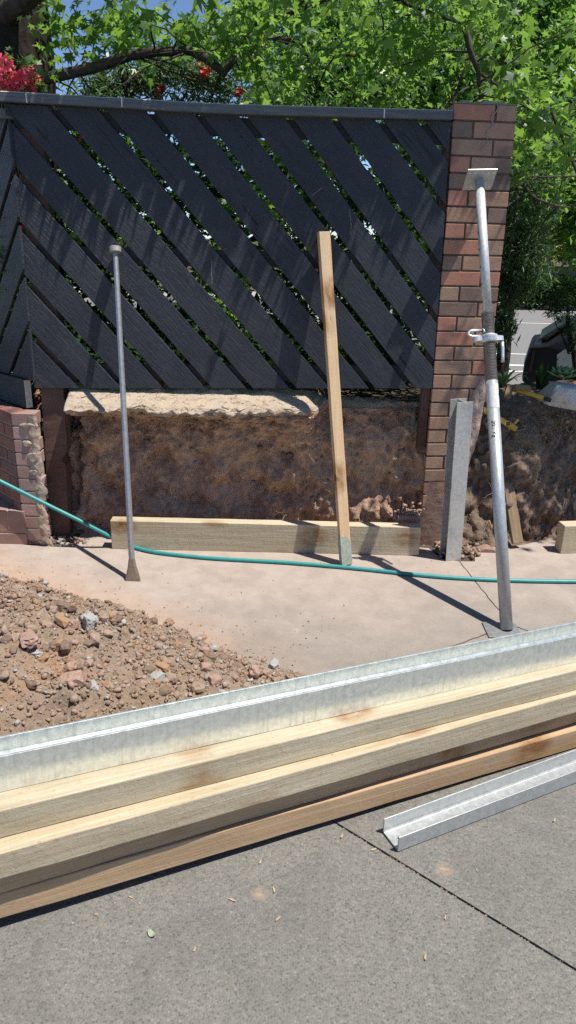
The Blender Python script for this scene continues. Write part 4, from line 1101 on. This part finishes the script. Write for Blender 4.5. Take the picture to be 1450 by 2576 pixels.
me = rock_mesh('rock', 1, 4.4, 3, (.24, .14, .11), .35); o = link('white_stone', me, None, mat_soil('white_quartz', (.42, .42, .43), (.52, .52, .53), (.62, .62, .62), 2, .01, False)); o.location = Vector(PY(1432, 997, 5.0)); o.rotation_euler = (0, .15, .2)
tag(o, 'large pale grey angular stone on top of the right bank, under the succulent', 'stone')
# succulent rosette
bm = bmesh.new(); sc_ = Vector(PY(1416, 950, 5.0))
for rg, (n_, L, el) in enumerate(((9, .105, .15), (9, .09, .5), (7, .07, .85), (5, .045, 1.2))):
    for k in range(n_):
        a = 2*math.pi*(k/n_)+rg*.4; d_ = Vector((math.cos(a)*math.cos(el), math.sin(a)*math.cos(el), math.sin(el))); sd_2 = Vector((-math.sin(a), math.cos(a), 0)); u_ = d_.cross(sd_2)*-1
        st_2 = [(0, .008), (.35, .014), (.7, .024), (.9, .018), (1, .002)]; pr = None
        for (t, wv_) in st_2:
            c = sc_+d_*L*t+Vector((0, 0, .02*t*t)); rgv = [bm.verts.new(c+sd_2*wv_), bm.verts.new(c+u_*.005), bm.verts.new(c-sd_2*wv_), bm.verts.new(c-u_*.005)]
            if pr:
                for q in range(4): f = bm.faces.new((pr[q], pr[(q+1) % 4], rgv[(q+1) % 4], rgv[q])); f.smooth = True
            pr = rgv
suc = bm_to('succulent_plant', bm, None, M['succ']); tag(suc, 'green succulent rosette growing above the pale stone at the right edge', 'succulent')
# strap leaved plant
bm = bmesh.new()
def blades(bm, c, n_, L, spread, wdt=.012):
    for k in range(n_):
        a = random.uniform(0, 6.28); l = L*random.uniform(.6, 1.1); pr = None; sdv = Vector((-math.sin(a), math.cos(a), 0))*wdt
        for t in np.linspace(0, 1, 7):
            p = Vector(c)+Vector((math.cos(a)*spread*l*t*1.2, math.sin(a)*spread*l*t*1.2, l*(t-.75*t*t*t*spread))); wv_ = (1-t**3)*1.0+.02
            cur = [bm.verts.new(p-sdv*wv_), bm.verts.new(p+sdv*wv_)]
            if pr: bm.faces.new((pr[0], pr[1], cur[1], cur[0]))
            pr = cur
blades(bm, PY(1262, 975, 5.1), 16, .22, .8); o = bm_to('strap_leaf_plant', bm, None, M['ger_leaf']); tag(o, 'strap leaved plant on top of the bank between pillar and car', 'plant')
bm = bmesh.new(); blades(bm, PY(1355, 1000, 5.4), 14, .38, .35, .016); o = bm_to('strap_leaf_plant', bm, None, M['leaf_d']); tag(o, 'dark upright strap leaved plant in the shade left of the succulent', 'plant')

# ------------------------------------------------------------------ CAR on the street
car = empty('parked_car', (5.2, 12.0, -.6), 'dark parked car half hidden behind the right bank and the overhanging branches', 'car')
carpaint = mat_plain('black_car_paint', (.012, .014, .018), .35, 0, .05, 3, .3, 0); 
cx0 = PY(1312, 940, 11.6)[0]; bz = -.6
prof = [(0, .45), (.0, .70), (.05, .95), (.16, 1.02), (.30, 1.04), (.62, 1.34), (.95, 1.47), (1.6, 1.52), (2.6, 1.48), (3.4, 1.10), (4.2, .95), (4.45, .75), (4.5, .4)]
bm = bmesh.new(); nsec = 9; rings = []
low = [(x, .28) for x in (4.3, 3.9, 3.7, 3.2, 2.2, 1.25, .9, .55, .15)]
ring0 = prof+low
for k in range(nsec+1):
    s_ = k/nsec; yv = 1.72*s_; e = abs(2*s_-1)**3; rg = []
    for (x, z) in ring0:
        inset = e*(.10 if z > 1.05 else .03); xx = x+ (inset if x < 2.2 else -inset); zz = z-(e*.05 if z > 1.0 else 0); yy = 11.6+yv
        if z > 1.05: yy = 11.6+.86+(yv-.86)*.86
        rg.append(bm.verts.new((cx0+xx, yy, bz+zz)))
    rings.append(rg)
for k in range(nsec):
    for j in range(len(ring0)):
        f = bm.faces.new((rings[k][j], rings[k+1][j], rings[k+1][(j+1) % len(ring0)], rings[k][(j+1) % len(ring0)])); f.smooth = True
bm.faces.new(rings[0]); bm.faces.new(rings[-1][::-1]); bmesh.ops.recalc_face_normals(bm, faces=bm.faces[:])
cb_ = bm_to('body', bm, car, carpaint); cb_.matrix_parent_inverse = car.matrix_basis.inverted()
def carpart(name, pts, m, d=(0, -.02, 0), par=None):
    bm = bmesh.new(); prism(bm, pts, d); bmesh.ops.recalc_face_normals(bm, faces=bm.faces[:]); o = bm_to(name, bm, car, m); o.matrix_parent_inverse = car.matrix_basis.inverted(); return o
glass = mat_plain('car_glass', (.10, .13, .14), .1, 0, .05, 2, .5, 0)
carpart('rear_window', [(cx0+.20, 11.85, bz+1.055), (cx0+.60, 11.85, bz+1.36), (cx0+.60, 13.1, bz+1.36), (cx0+.20, 13.1, bz+1.055)], glass, (-.012, 0, .02))
ys = 11.585
carpart('side_reflection', [(cx0+x, ys, bz+z) for x, z in ((.62, .52), (.50, .72), (.48, .88), (.62, 1.0), (.85, 1.14), (1.4, 1.18), (3.0, 1.05), (3.0, .5), (1.35, .46), (1.22, .62), (1.05, .70), (.85, .68), (.72, .60))], mat_plain('pale_side_reflection', (.42, .47, .43), .25, 0, .06, 4, .6, 0))  # pale slab stands for the bright reflection in the car's dark side
carpart('tail_light', [(cx0+.10, ys+.005, bz+.60), (cx0+.15, ys+.005, bz+.60), (cx0+.16, ys+.005, bz+.92), (cx0+.12, ys+.005, bz+.90)], mat_plain('smoked_lamp', (.05, .03, .03), .2))
tyre_ = mat_plain('tyre', (.02, .02, .02), .8)
for xw in (.95, 3.55):
    bm = bmesh.new(); tube(bm, [(cx0+xw, 11.60, bz+.32), (cx0+xw, 11.80, bz+.32)], .32, 28); o = bm_to('wheel', bm, car, tyre_)

pv = Matrix.Translation((cx0, 11.6, 0)); car.matrix_basis = pv @ Matrix.Rotation(R(-19), 4, 'Z') @ pv.inverted() @ car.matrix_basis
# ------------------------------------------------------------------ FOLIAGE
def star():
    a = []; order = []
    tips = [(0, 1.0), (52, .86), (112, .62), (-112, .62), (-52, .86)]; notch = [(26, .40), (80, .36), (150, .25), (-80, .36), (-26, .40)]
    pts = [(0, 1.0), (26, .40), (52, .86), (80, .36), (112, .62), (160, .22), (-160, .22), (-112, .62), (-80, .36), (-52, .86), (-26, .40)]
    P = np.array([[r*math.sin(R(t)), r*math.cos(R(t)), -.10*r*r] for t, r in pts]+[[0, .05, .0]])
    n = len(pts); Fc = np.array([[i, (i+1) % n, n] for i in range(n)]); return P*.5, Fc
def rhomb(w=.5):
    P = np.array([[0, -.5, 0], [w/2, -.05, .05], [0, .5, -.08], [-w/2, -.05, .05]]); return P, np.array([[0, 1, 2], [0, 2, 3]])
STAR, RH, RHN = star(), rhomb(.55), rhomb(.16)
def leaves(name, pos, size, shape, m, parent=None, droop=.0, up_bias=.6, mats_i=None):
    n = len(pos); P, Fc = shape
    nz = rng.normal(size=(n, 3)); nz[:, 2] = np.abs(nz[:, 2])*.8+up_bias; nz /= np.linalg.norm(nz, axis=1)[:, None]
    t = rng.normal(size=(n, 3)); t[:, 2] -= droop*2; t -= (t*nz).sum(1)[:, None]*nz; t /= np.linalg.norm(t, axis=1)[:, None]
    b = np.cross(t, nz); sz = size*rng.uniform(.5, 1.3, n)
    V = (P[None, :, 0, None]*b[:, None, :]+P[None, :, 1, None]*t[:, None, :]+P[None, :, 2, None]*nz[:, None, :])*sz[:, None, None]+np.asarray(pos)[:, None, :]
    Fa = (Fc[None]+(np.arange(n)*len(P))[:, None, None]).reshape(-1, 3)
    mi = None
    if mats_i is not None: mi = np.repeat(mats_i, len(Fc))
    return np_mesh(name, V.reshape(-1, 3), Fa, parent, m, mi)
def blob(c, r, n, k=9, cl=.28, shell=.5):
    """n points in k clumps inside an ellipsoid"""
    c = np.array(c); r = np.array(r); cc = rng.normal(size=(k, 3)); cc /= np.linalg.norm(cc, axis=1)[:, None]; cc *= rng.uniform(shell, 1, k)[:, None]
    idx = rng.integers(0, k, n); p = cc[idx]+rng.normal(size=(n, 3))*cl*rng.uniform(.5, 1.2, k)[idx][:, None]
    return c+p*r
def limb(bm, pts, r0, r1, seg=8, wob=.03):
    P = [Vector(p) for p in pts]; out = []; rad = []
    for i in range(len(P)-1):
        n_ = max(2, int((P[i+1]-P[i]).length/.12))
        for k in range(n_): out.append(P[i].lerp(P[i+1], k/n_))
    out.append(P[-1])
    out = [p+Vector((noise.noise(p*3.1), noise.noise(p*3.1+Vector((4, 4, 4))), noise.noise(p*3.1+Vector((8, 1, 2)))))*wob for p in out]
    n_ = len(out); tube(bm, out, [r0+(r1-r0)*i/(n_-1) for i in range(n_)], seg)
    return out
# --- big dark trunk top left + its tree (sweetgum with star leaves across the top)
tr = empty('sweetgum_tree', (-2.2, 6.3, 1.0), 'big dark trunked tree at the top left whose star leaved branches spread over the fence', 'tree')
bm = bmesh.new(); limb(bm, [(-2.26, 6.4, .9), (-2.24, 6.4, 2.2), (-2.22, 6.4, 3.3), (-2.25, 6.4, 4.8), (-2.2, 6.4, 6.5)], .38, .34, 22, .03)
o = bm_to('trunk', bm, tr, M['bark'], True); o.matrix_parent_inverse = tr.matrix_basis.inverted()
bm = bmesh.new(); LP = []
def L_(pix, Ys, r0, r1): 
    pts = [tuple(PY(a, b, Y)) for (a, b), Y in zip(pix, Ys)]; out = limb(bm, pts, r0, r1, 8, .02); LP.extend(out); return out
L_([(60, 215), (150, 190), (250, 165), (330, 140), (400, 130), (480, 128)], [6.3, 6.1, 6.0, 5.9, 5.9, 5.9], .044, .030)
L_([(480, 128), (520, 150), (560, 185), (585, 150), (610, 95), (660, 90), (760, 110), (900, 140)], [5.9, 5.8, 5.8, 5.8, 5.9, 6, 6, 6], .034, .014)
L_([(1165, 60), (1180, 130), (1205, 180), (1215, 240), (1225, 300)], [5.6]*5, .022, .009)
L_([(1205, 180), (1260, 215), (1320, 240), (1370, 330), (1440, 400)], [5.6, 5.7, 5.7, 5.7, 5.8], .011, .005)
L_([(1215, 240), (1190, 262), (1205, 320)], [5.6]*3, .014, .006)
L_([(640, 60), (780, 20), (900, -40), (1165, 60)], [6]*4, .018, .012)
L_([(-10, 60), (200, -120), (500, -220), (900, -260), (1300, -240)], [6.2, 5.6, 5.0, 4.8, 5], .08, .03)
L_([(1310, 450), (1350, 500), (1400, 520), (1450, 525)], [5.8]*4, .008, .005)
L_([(1390, 280), (1430, 380), (1455, 450)], [5.6]*3, .012, .010)
for i in range(70):
    p = random.choice(LP); q = Vector(p)+Vector((random.gauss(0, .35), random.gauss(0, .25), random.gauss(-.05, .25))); limb(bm, [tuple(p), tuple((Vector(p)+q)/2+Vector((0, 0, .05))), tuple(q)], .008, .003, 5, .03)
o = bm_to('limbs', bm, tr, M['bark2'], True); o.matrix_parent_inverse = tr.matrix_basis.inverted()
pos = []
def pixblob(px, py, Y, rx, ry, rz, n, k=6, cl=.35): pos.append(blob(PY(px, py, Y), (rx, ry, rz), n, k, cl, .2))
for px, py, n, rx, rz in ((120, 25, 60, .15, .12), (200, 60, 110, .25, .16), (320, 40, 150, .3, .2), (330, 110, 110, .25, .12), (230, 110, 70, .22, .10), (420, 60, 110, .25, .2), (520, 50, 150, .3, .2), (620, 80, 180, .3, .25), (560, 110, 100, .25, .15),
                       (700, 100, 190, .3, .3), (650, 200, 150, .25, .2), (780, 150, 190, .3, .3), (860, 60, 170, .3, .3), (880, 200, 170, .3, .2), (980, 100, 150, .3, .3), (1080, 60, 150, .3, .3),
                       (1060, 180, 90, .25, .2), (1180, 60, 120, .25, .25), (1250, 100, 120, .25, .25), (1300, 200, 90, .2, .2), (1340, 290, 120, .25, .22), (1400, 420, 110, .25, .3), (1350, 380, 120, .22, .22), (1420, 300, 90, .22, .25), (1380, 500, 70, .22, .2), (1430, 180, 60, .2, .2), (1240, 230, 60, .15, .12)):
    pixblob(px, py, 6.0+random.uniform(-.35, .7), rx, .45, rz, int(n*1.0), 7, .38)
for k in range(9): pixblob(random.uniform(0, 1450), random.uniform(-420, -150), random.uniform(4.6, 6.2), .6, .5, .35, 150, 8, .4)
# overhead mass that shades the fence (out of frame, above the cap)
for (x, y, z) in ((-1.2, 4.47, 3.9), (-.7, 4.47, 4.0), (-.1, 4.48, 4.0), (.45, 4.49, 4.0), (1.0, 4.50, 4.05), (1.4, 4.52, 3.9), (-.9, 4.52, 3.5), (.7, 4.52, 3.5), (.1, 4.53, 3.5)):
    pos.append(blob((x, y, z), (.45, .08, .3), 330, 10, .4, .2))
for (x, y, z) in ((2.4, 4.55, 3.8), (2.9, 4.55, 3.7), (3.3, 4.65, 3.8), (2.6, 4.75, 3.6), (3.1, 4.85, 3.9), (2.1, 4.8, 3.8), (2.8, 5.1, 3.7)):
    pos.append(blob((x, y, z), (.5, .3, .3), 380, 10, .4, .2))
BL = np.concatenate([blob(PY(px, py, 5.0), (.10, .08, .09), n, 3, .5, .3) for px, py, n in ((1290, 225, 16), (1330, 290, 16), (1265, 190, 8), (320, 25, 22), (350, 60, 12), (505, 62, 8), (545, 50, 8), (890, 35, 9), (1400, 330, 8), (480, 75, 7), (1180, 260, 5))])
o = leaves('hanging_leaves', BL, .15, STAR, M['leaf'], tr, droop=.9, up_bias=.35); o.matrix_parent_inverse = tr.matrix_basis.inverted()
LV = np.concatenate(pos); o = leaves('crown', LV, .128, STAR, M['leaf'], tr, droop=.5, up_bias=.5); o.matrix_parent_inverse = tr.matrix_basis.inverted()

def tree(name, label, base, trunk_top, r_tr, blobs, size, shape, m, cat='tree', droop=.2, group=None, bark='bark', up=.5, flowers=None):
    t = empty(name, base, label, cat, group)
    bm = bmesh.new(); b = Vector(base); tt = Vector(trunk_top); limb(bm, [tuple(b), tuple(b.lerp(tt, .5)+Vector((.05, 0, 0))), tuple(tt)], r_tr, r_tr*.45, 9, .05)
    for (c, r, n, k) in blobs[:8]: limb(bm, [tuple(b.lerp(tt, .55)), tuple(Vector(c))], r_tr*.35, r_tr*.1, 6, .06)
    o = bm_to('trunk', bm, t, M[bark], True); o.matrix_parent_inverse = t.matrix_basis.inverted()
    P = np.concatenate([blob(c, r, n, k, .27, .45) for (c, r, n, k) in blobs])
    o = leaves('crown', P, size, shape, m, t, droop, up); o.matrix_parent_inverse = t.matrix_basis.inverted()
    if flowers:
        Q = rng.normal(size=(40, 3))*np.array([.02, .02, .035]); me0 = None
        for c in P[rng.choice(len(P), flowers[0])]:
            if me0 is None: o = leaves('flower', Q, flowers[1]*1.6, RH, flowers[2], t, 0, .2); me0 = o.data
            else: o = link('flower', me0, t)
            o.location = Vector(c)+Vector((0, -.08, 0))
    return t
def pbs(px, py, Y, rx, ry, rz, n, k): f = .66; return (tuple(PY(px, py, Y*f)), (rx*f, ry*f, rz*f), n, k)
def pb_(px, py, Y, rx, ry, rz, n, k): return (tuple(PY(px, py, Y)), (rx, ry, rz), n, k)
# bottlebrush, dark, with red flowers, seen against the sky
tree('bottlebrush_tree', 'thin leaved tree with small red flowers seen against blue sky above the fence', (-1.3, 9.5, .9), PY(300, 150, 9.5), .10,
     [pb_(300, 215, 9.5, .5, .5, .35, 900, 12), pb_(400, 205, 9.8, .5, .5, .3, 900, 12), pb_(480, 190, 9.5, .5, .5, .35, 900, 12), pb_(560, 200, 9.6, .5, .4, .4, 900, 12), pb_(230, 235, 9.6, .3, .4, .15, 300, 8), pb_(500, 330, 9.5, 1.4, .5, .6, 1800, 16), pb_(250, 420, 9.5, 1.2, .5, .7, 1500, 14)],
     .14, RHN, M['needle'], bark='bark', flowers=(34, .035, M['dullred']))
# light green fine-leaved trees behind
tree('fine_leaved_tree', 'bright green fine leaved tree filling the top right corner', (6.2, 9.6, .0), PY(1500, 60, 9.6), .15,
     [pbs(1400, 40, 13.5, 1.0, 1, 1.0, 6500, 26), pbs(1440, 180, 13, .8, .8, .8, 4500, 20), pbs(1300, 20, 14, .9, 1, .9, 3500, 20), pbs(1420, 320, 13, .8, .8, .7, 3500, 18), pbs(1330, 130, 14, .7, .8, .7, 2500, 16)], .078, RH, M['leaf_b'], droop=.1)
tree('fine_leaved_tree', 'mid green fine leaved tree behind the top of the brick pillar', (3.0, 15, -.6), PY(1080, 100, 15), .2,
     [pb_(1070, 210, 14.5, 1.1, 1, .8, 5200, 24), pb_(1170, 160, 14.5, .9, 1, 1.0, 4200, 20), pb_(1000, 120, 15, .9, 1, 1.0, 3800, 20), pb_(1100, 30, 15, 1.2, 1, .8, 3800, 20), pb_(1240, 220, 14.5, .8, 1, .7, 2600, 16)], .115, RH, M['leaf_b'], droop=.1)
tree('leafy_tree', 'green tree behind the middle of the fence, left of the pillar', (1.4, 13, -.3), PY(820, 100, 13), .2,
     [pb_(700, 130, 13, .9, 1, .9, 3000, 20), pb_(820, 60, 13, .9, 1, .9, 3600, 20), pb_(900, 200, 13, .9, 1, .7, 4000, 20), pb_(760, 230, 13, .8, 1, .5, 2400, 16), pb_(940, 80, 13, .7, 1, .8, 2600, 16), pb_(620, 40, 13, .5, .8, .4, 700, 10)], .12, RH, M['leaf'], droop=.2)
tree('conifer_shrub', 'bushy dark green conifer shrub directly right of the brick pillar', (1.84, 6.6, .6), PY(1285, 520, 6.6), .07,
     [pb_(1310, 480, 6.6, .28, .35, .28, 1900, 14), pb_(1300, 600, 6.5, .25, .35, .3, 2100, 14), pb_(1315, 670, 6.5, .22, .35, .22, 1500, 14), pb_(1275, 730, 6.5, .2, .3, .35, 1500, 12), pb_(1265, 830, 6.4, .10, .2, .25, 700, 10), pb_(1340, 560, 6.7, .2, .3, .3, 1100, 10)], .075, RHN, M['needle'], 'shrub', droop=-.5, up=.1)
tree('golden_shrub', 'small golden yellow shrub in front of the far low wall', (9.7, 27.9, -.5), PY(1378, 620, 27.9), .06,
     [pb_(1380, 590, 27.9, .46, .4, .55, 900, 9), pb_(1362, 640, 27.9, .36, .4, .4, 600, 8), pb_(1392, 625, 27.9, .5, .4, .4, 600, 8)], .16, RH, M['leaf_y'], 'shrub')
tree('leafy_tree', 'shaded green tree hanging over the street at the right, above the car', (5.4, 8.8, .0), PY(1520, 400, 8.8), .12,
     [pbs(1420, 430, 12, .9, .8, .9, 3600, 22), pbs(1440, 560, 12.5, .6, .7, .6, 2200, 16), pbs(1345, 450, 14, .8, .8, .8, 3000, 18), pbs(1320, 560, 15, .9, .8, .6, 2500, 16), pbs(1350, 360, 14, .8, .8, .7, 2500, 16)], .075, RH, M['leaf'], droop=.2)
tree('leafy_shrub', 'dark fine twigged shrub overhanging the parked car at the right edge', (3.2, 8.4, .2), PY(1440, 780, 8.4), .04,
     [pb_(1440, 740, 8.3, .25, .3, .25, 800, 10), pb_(1440, 815, 8.3, .14, .3, .12, 150, 9), pb_(1462, 850, 8.3, .15, .2, .2, 120, 8), pb_(1400, 790, 8.3, .10, .2, .10, 120, 6)], .085, RHN, M['leaf_d'], 'shrub', droop=.2)
# hedge and far planting
for (x0, w_, lab, y_, zt, m) in ((3.2, 5.2, 'dark clipped hedge across the street, left of the far low wall', 30.5, 2.4, 'leaf_d'), (8.6, 6.5, 'dark hedge across the street under the trees at the right', 33, 2.6, 'leaf_d')):
    n = 9000; P = np.stack([rng.uniform(x0, x0+w_+3, n), rng.uniform(y_, y_+1.2, n), -.5+(zt+.5)*rng.power(1.4, n)+rng.normal(0, .1, n)], 1)
    o = leaves('hedge', P, .26, RH, M[m]); tag(o, lab, 'hedge')
for (x, y, h, lab) in ((7.5, 38, 9, 'tall green tree across the street behind the conifer shrub'), (13.5, 40, 10, 'tall green tree across the street at the right edge'), (1.0, 42, 11, 'far tree across the street behind the pillar')):
    bl = [((x+rng.uniform(-2, 2), y+rng.uniform(-1, 1), h*f), (2.3, 1.5, 1.5), 1700, 16) for f in (.25, .4, .55, .7, .85)]
    tree('street_tree', lab, (x, y, -.6), (x, y, h*.8), .3, bl, .34, RH, M['leaf'], droop=.2)
for (x, y, h, lab) in ((-11, 34, 8, 'far tree across the street, left of the fence'), (-18, 40, 9, 'tallest far tree across the street on the left')):
    bl = [((x+rng.uniform(-2.5, 2.5), y+rng.uniform(-1, 1), h*f), (3, 1.5, 1.6), 1700, 16) for f in (.15, .3, .5, .7, .85)]
    tree('street_tree', lab, (x, y, -.6), (x, y, h*.8), .3, bl, .36, RH, M['leaf'], droop=.2)
fw_ = empty('garden_wall', (12, 31.5, -.5), 'low tan wall across the street, beneath the golden shrub', 'low wall')
bm = bmesh.new(); yW = 28.6; A_, B_ = PY(1335, 690, yW), PY(1600, 694, yW); box(bm, A_[0], B_[0]+3, yW, yW+.3, -.6, PY(1335, 668, yW)[2])
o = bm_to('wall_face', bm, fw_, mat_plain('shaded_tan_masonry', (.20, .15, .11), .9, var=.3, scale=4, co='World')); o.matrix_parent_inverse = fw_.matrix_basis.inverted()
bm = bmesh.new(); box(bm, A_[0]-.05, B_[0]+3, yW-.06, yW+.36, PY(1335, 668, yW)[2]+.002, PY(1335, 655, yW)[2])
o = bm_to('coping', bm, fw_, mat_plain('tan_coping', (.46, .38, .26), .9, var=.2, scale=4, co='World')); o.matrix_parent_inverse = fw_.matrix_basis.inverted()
P = np.stack([rng.uniform(A_[0]-1.5, B_[0]+2, 9000), rng.uniform(yW-.9, yW-.2, 9000), -.6+rng.power(1.5, 9000)*(PY(1335, 700, yW-1)[2]+.6)], 1)
o = leaves('groundcover', P, .20, RH, M['leaf_d']); tag(o, 'dark low planting in front of the far low wall', 'planting', kind='stuff')
# plants behind the fence, glimpsed between the boards and over the bank
gx_ = [(-1.9, 'left end'), (-1.2, 'quarter way along'), (-.5, 'middle'), (.2, 'right of the middle'), (.75, 'pillar end')]
for i, (x, lab) in enumerate(gx_):
    tree('garden_shrub', 'green garden shrub glimpsed through the gaps at the %s of the fence' % lab, (x, 5.7, 1.0), (x, 5.7, 1.9), .02,
         [((x, 5.7, 1.5), (.34, .3, .35), 420, 9), ((x+.2, 5.9, 2.0), (.34, .3, .3), 420, 9)], .09, STAR, M['leaf_d' if i != 2 else 'leaf'], 'shrub', group=None)
n = 9000; P = np.stack([rng.uniform(-2.6, 1.1, n), rng.uniform(6.4, 7.6, n), .95+1.7*rng.power(1.3, n)], 1)
P[:, 1] -= .0; P[:, 1] += .3*np.sin(P[:, 0]*5); o = leaves('hedge', P, .10, RH, M['leaf_d']); tag(o, 'dark leafy hedge in the garden, glimpsed through the gaps of the fence', 'hedge')
n = 9000; P = np.stack([rng.uniform(-2.6, 1.0, n), rng.uniform(5.0, 7.2, n), 1.0+.28*rng.power(.9, n)], 1)
o = leaves('groundcover', P, .08, RH, M['leaf_d']); tag(o, 'low leafy ground cover on the garden soil behind the fence', 'planting', kind='stuff')
# geranium above the fence, top left
gr = empty('geranium_plant', W(-2.35, 1.0, .35), 'geranium with bright red flower heads rising above the left end of the fence', 'geranium')
bm = bmesh.new(); hd = []
heads = [(8, 160), (22, 192), (45, 215), (62, 222), (72, 188), (5, 205), (35, 225)]
for (px, py) in heads:
    c = Vector(PY(px, py, 4.78)); hd.append(c); limb(bm, [tuple(W(-2.35, 1.1, .4)), tuple(c-Vector((.02, 0, .15))), tuple(c)], .008, .004, 5, .02)
o = bm_to('stems', bm, gr, M['ger_leaf']); o.matrix_parent_inverse = gr.matrix_basis.inverted()
P = np.concatenate([blob(PY(95, 205, 4.8), (.12, .1, .08), 60, 6, .4, .3), blob(PY(30, 180, 4.8), (.12, .1, .1), 40, 6, .4, .3), blob(W(-2.35, 2.0, .4), (.25, .2, .6), 260, 12, .3, .3), blob(W(-2.5, 1.9, .2), (.12, .1, .5), 90, 8, .3, .3)])
o = leaves('leaves', P, .075, STAR, M['ger_leaf'], gr, .1, .4); o.matrix_parent_inverse = gr.matrix_basis.inverted()
for c in hd+[Vector(W(-2.445, 1.97, .1)), Vector(W(-2.22, 1.90, .1)), Vector(W(-2.2, 2.3, .1))]:
    r_ = .062 if c.z > 2.4 else .022
    d_ = rng.normal(size=(70, 3)); d_ /= np.linalg.norm(d_, axis=1)[:, None]; P = np.array(c)+d_*np.array([r_, r_, r_*.75])*rng.uniform(.7, 1.05, 70)[:, None]
    o = leaves('flower_head', P, .032, rhomb(.9), M['red'], gr, 0, .3); o.matrix_parent_inverse = gr.matrix_basis.inverted()
# brick planter piece and orange stakes glimpsed through the boards
xa, xb, xc_ = PY(318, 990, 4.78)[0], PY(411, 990, 4.78)[0], PY(512, 990, 4.78)[0]
bm = bmesh.new(); box(bm, xa, xb-.004, 4.78, 4.89, .985, 1.06); box(bm, xb+.004, xc_, 4.76, 4.87, .975, 1.06)
o = bm_to('loose_bricks', bm, None, mat_brick('orange_brick', (.42, .17, .08), (.33, .13, .07))); bevel(o, .004); tag(o, 'orange bricks lying on the garden soil under the bottom edge of the fence', 'bricks')

# ------------------------------------------------------------------ small litter on the near slabs
chips = [(260, 2205), (655, 2170), (585, 2265), (1105, 2060), (330, 2258), (1395, 2065), (700, 2312), (545, 2075), (940, 2138), (860, 2105), (690, 2240), (1070, 2410), (400, 2140), (490, 2390), (1200, 2190), (1120, 2310)]
pm = []
for k in range(4):
    bm = bmesh.new(); pr = None; L = .035
    for t in np.linspace(-1, 1, 7):
        wv_ = .006*(1-t*t)**.5+.0008; z = .003+.006*t*t*(k % 2+.4); a = bm.verts.new((t*L/2, -wv_+.004*t*t*k*.3, z)); b = bm.verts.new((t*L/2, wv_+.004*t*t*k*.3, z+.001))
        if pr: bm.faces.new((pr[0], a, b, pr[1]))
        pr = (a, b)
    me = bpy.data.meshes.new('dry_leaf'); bm.to_mesh(me); bm.free(); me.materials.append(M['straw']); pm.append(me)
for i, (px, py) in enumerate(chips):
    o = bpy.data.objects.new('dry_leaf', pm[i % 4]); COL.objects.link(o); o.location = G(px, py, .0015); o.rotation_euler = (0, 0, random.uniform(0, 6)); s_ = random.uniform(.35, .75); o.scale = (s_, s_*.6, s_)
    tag(o, 'tiny straw coloured dry leaf or wood chip on the aggregate slab', 'dry leaf', 'dry leaves scattered on the near slabs')
o = bpy.data.objects.new('fallen_leaf', pm[1].copy()); COL.objects.link(o); o.data.materials[0] = M['greenleaf']; o.location = G(382, 2352, .0015); o.scale = (.9, 1.3, 1); o.rotation_euler = (0, 0, -.7); tag(o, 'pale green fallen leaf on the grey slab below the timber stack', 'leaf')
for i, (px, py, r) in enumerate(((242, 2300, .008), (183, 2322, .005), (352, 2272, .004))):
    me = rock_mesh('pebble', r, i+2.2, 2, (1, .9, .5), .2); o = link('pebble', me, None, M['rocks'][2 if i else 0]); o.location = G(px, py, r*.3)
    tag(o, ['largest pebble in the shadow strip under the timber stack', 'small dark pebble left of the largest one under the stack', 'tiny pebble on the sunlit concrete right of the others by the stack'][i], 'pebble', 'pebbles by the timber stack')
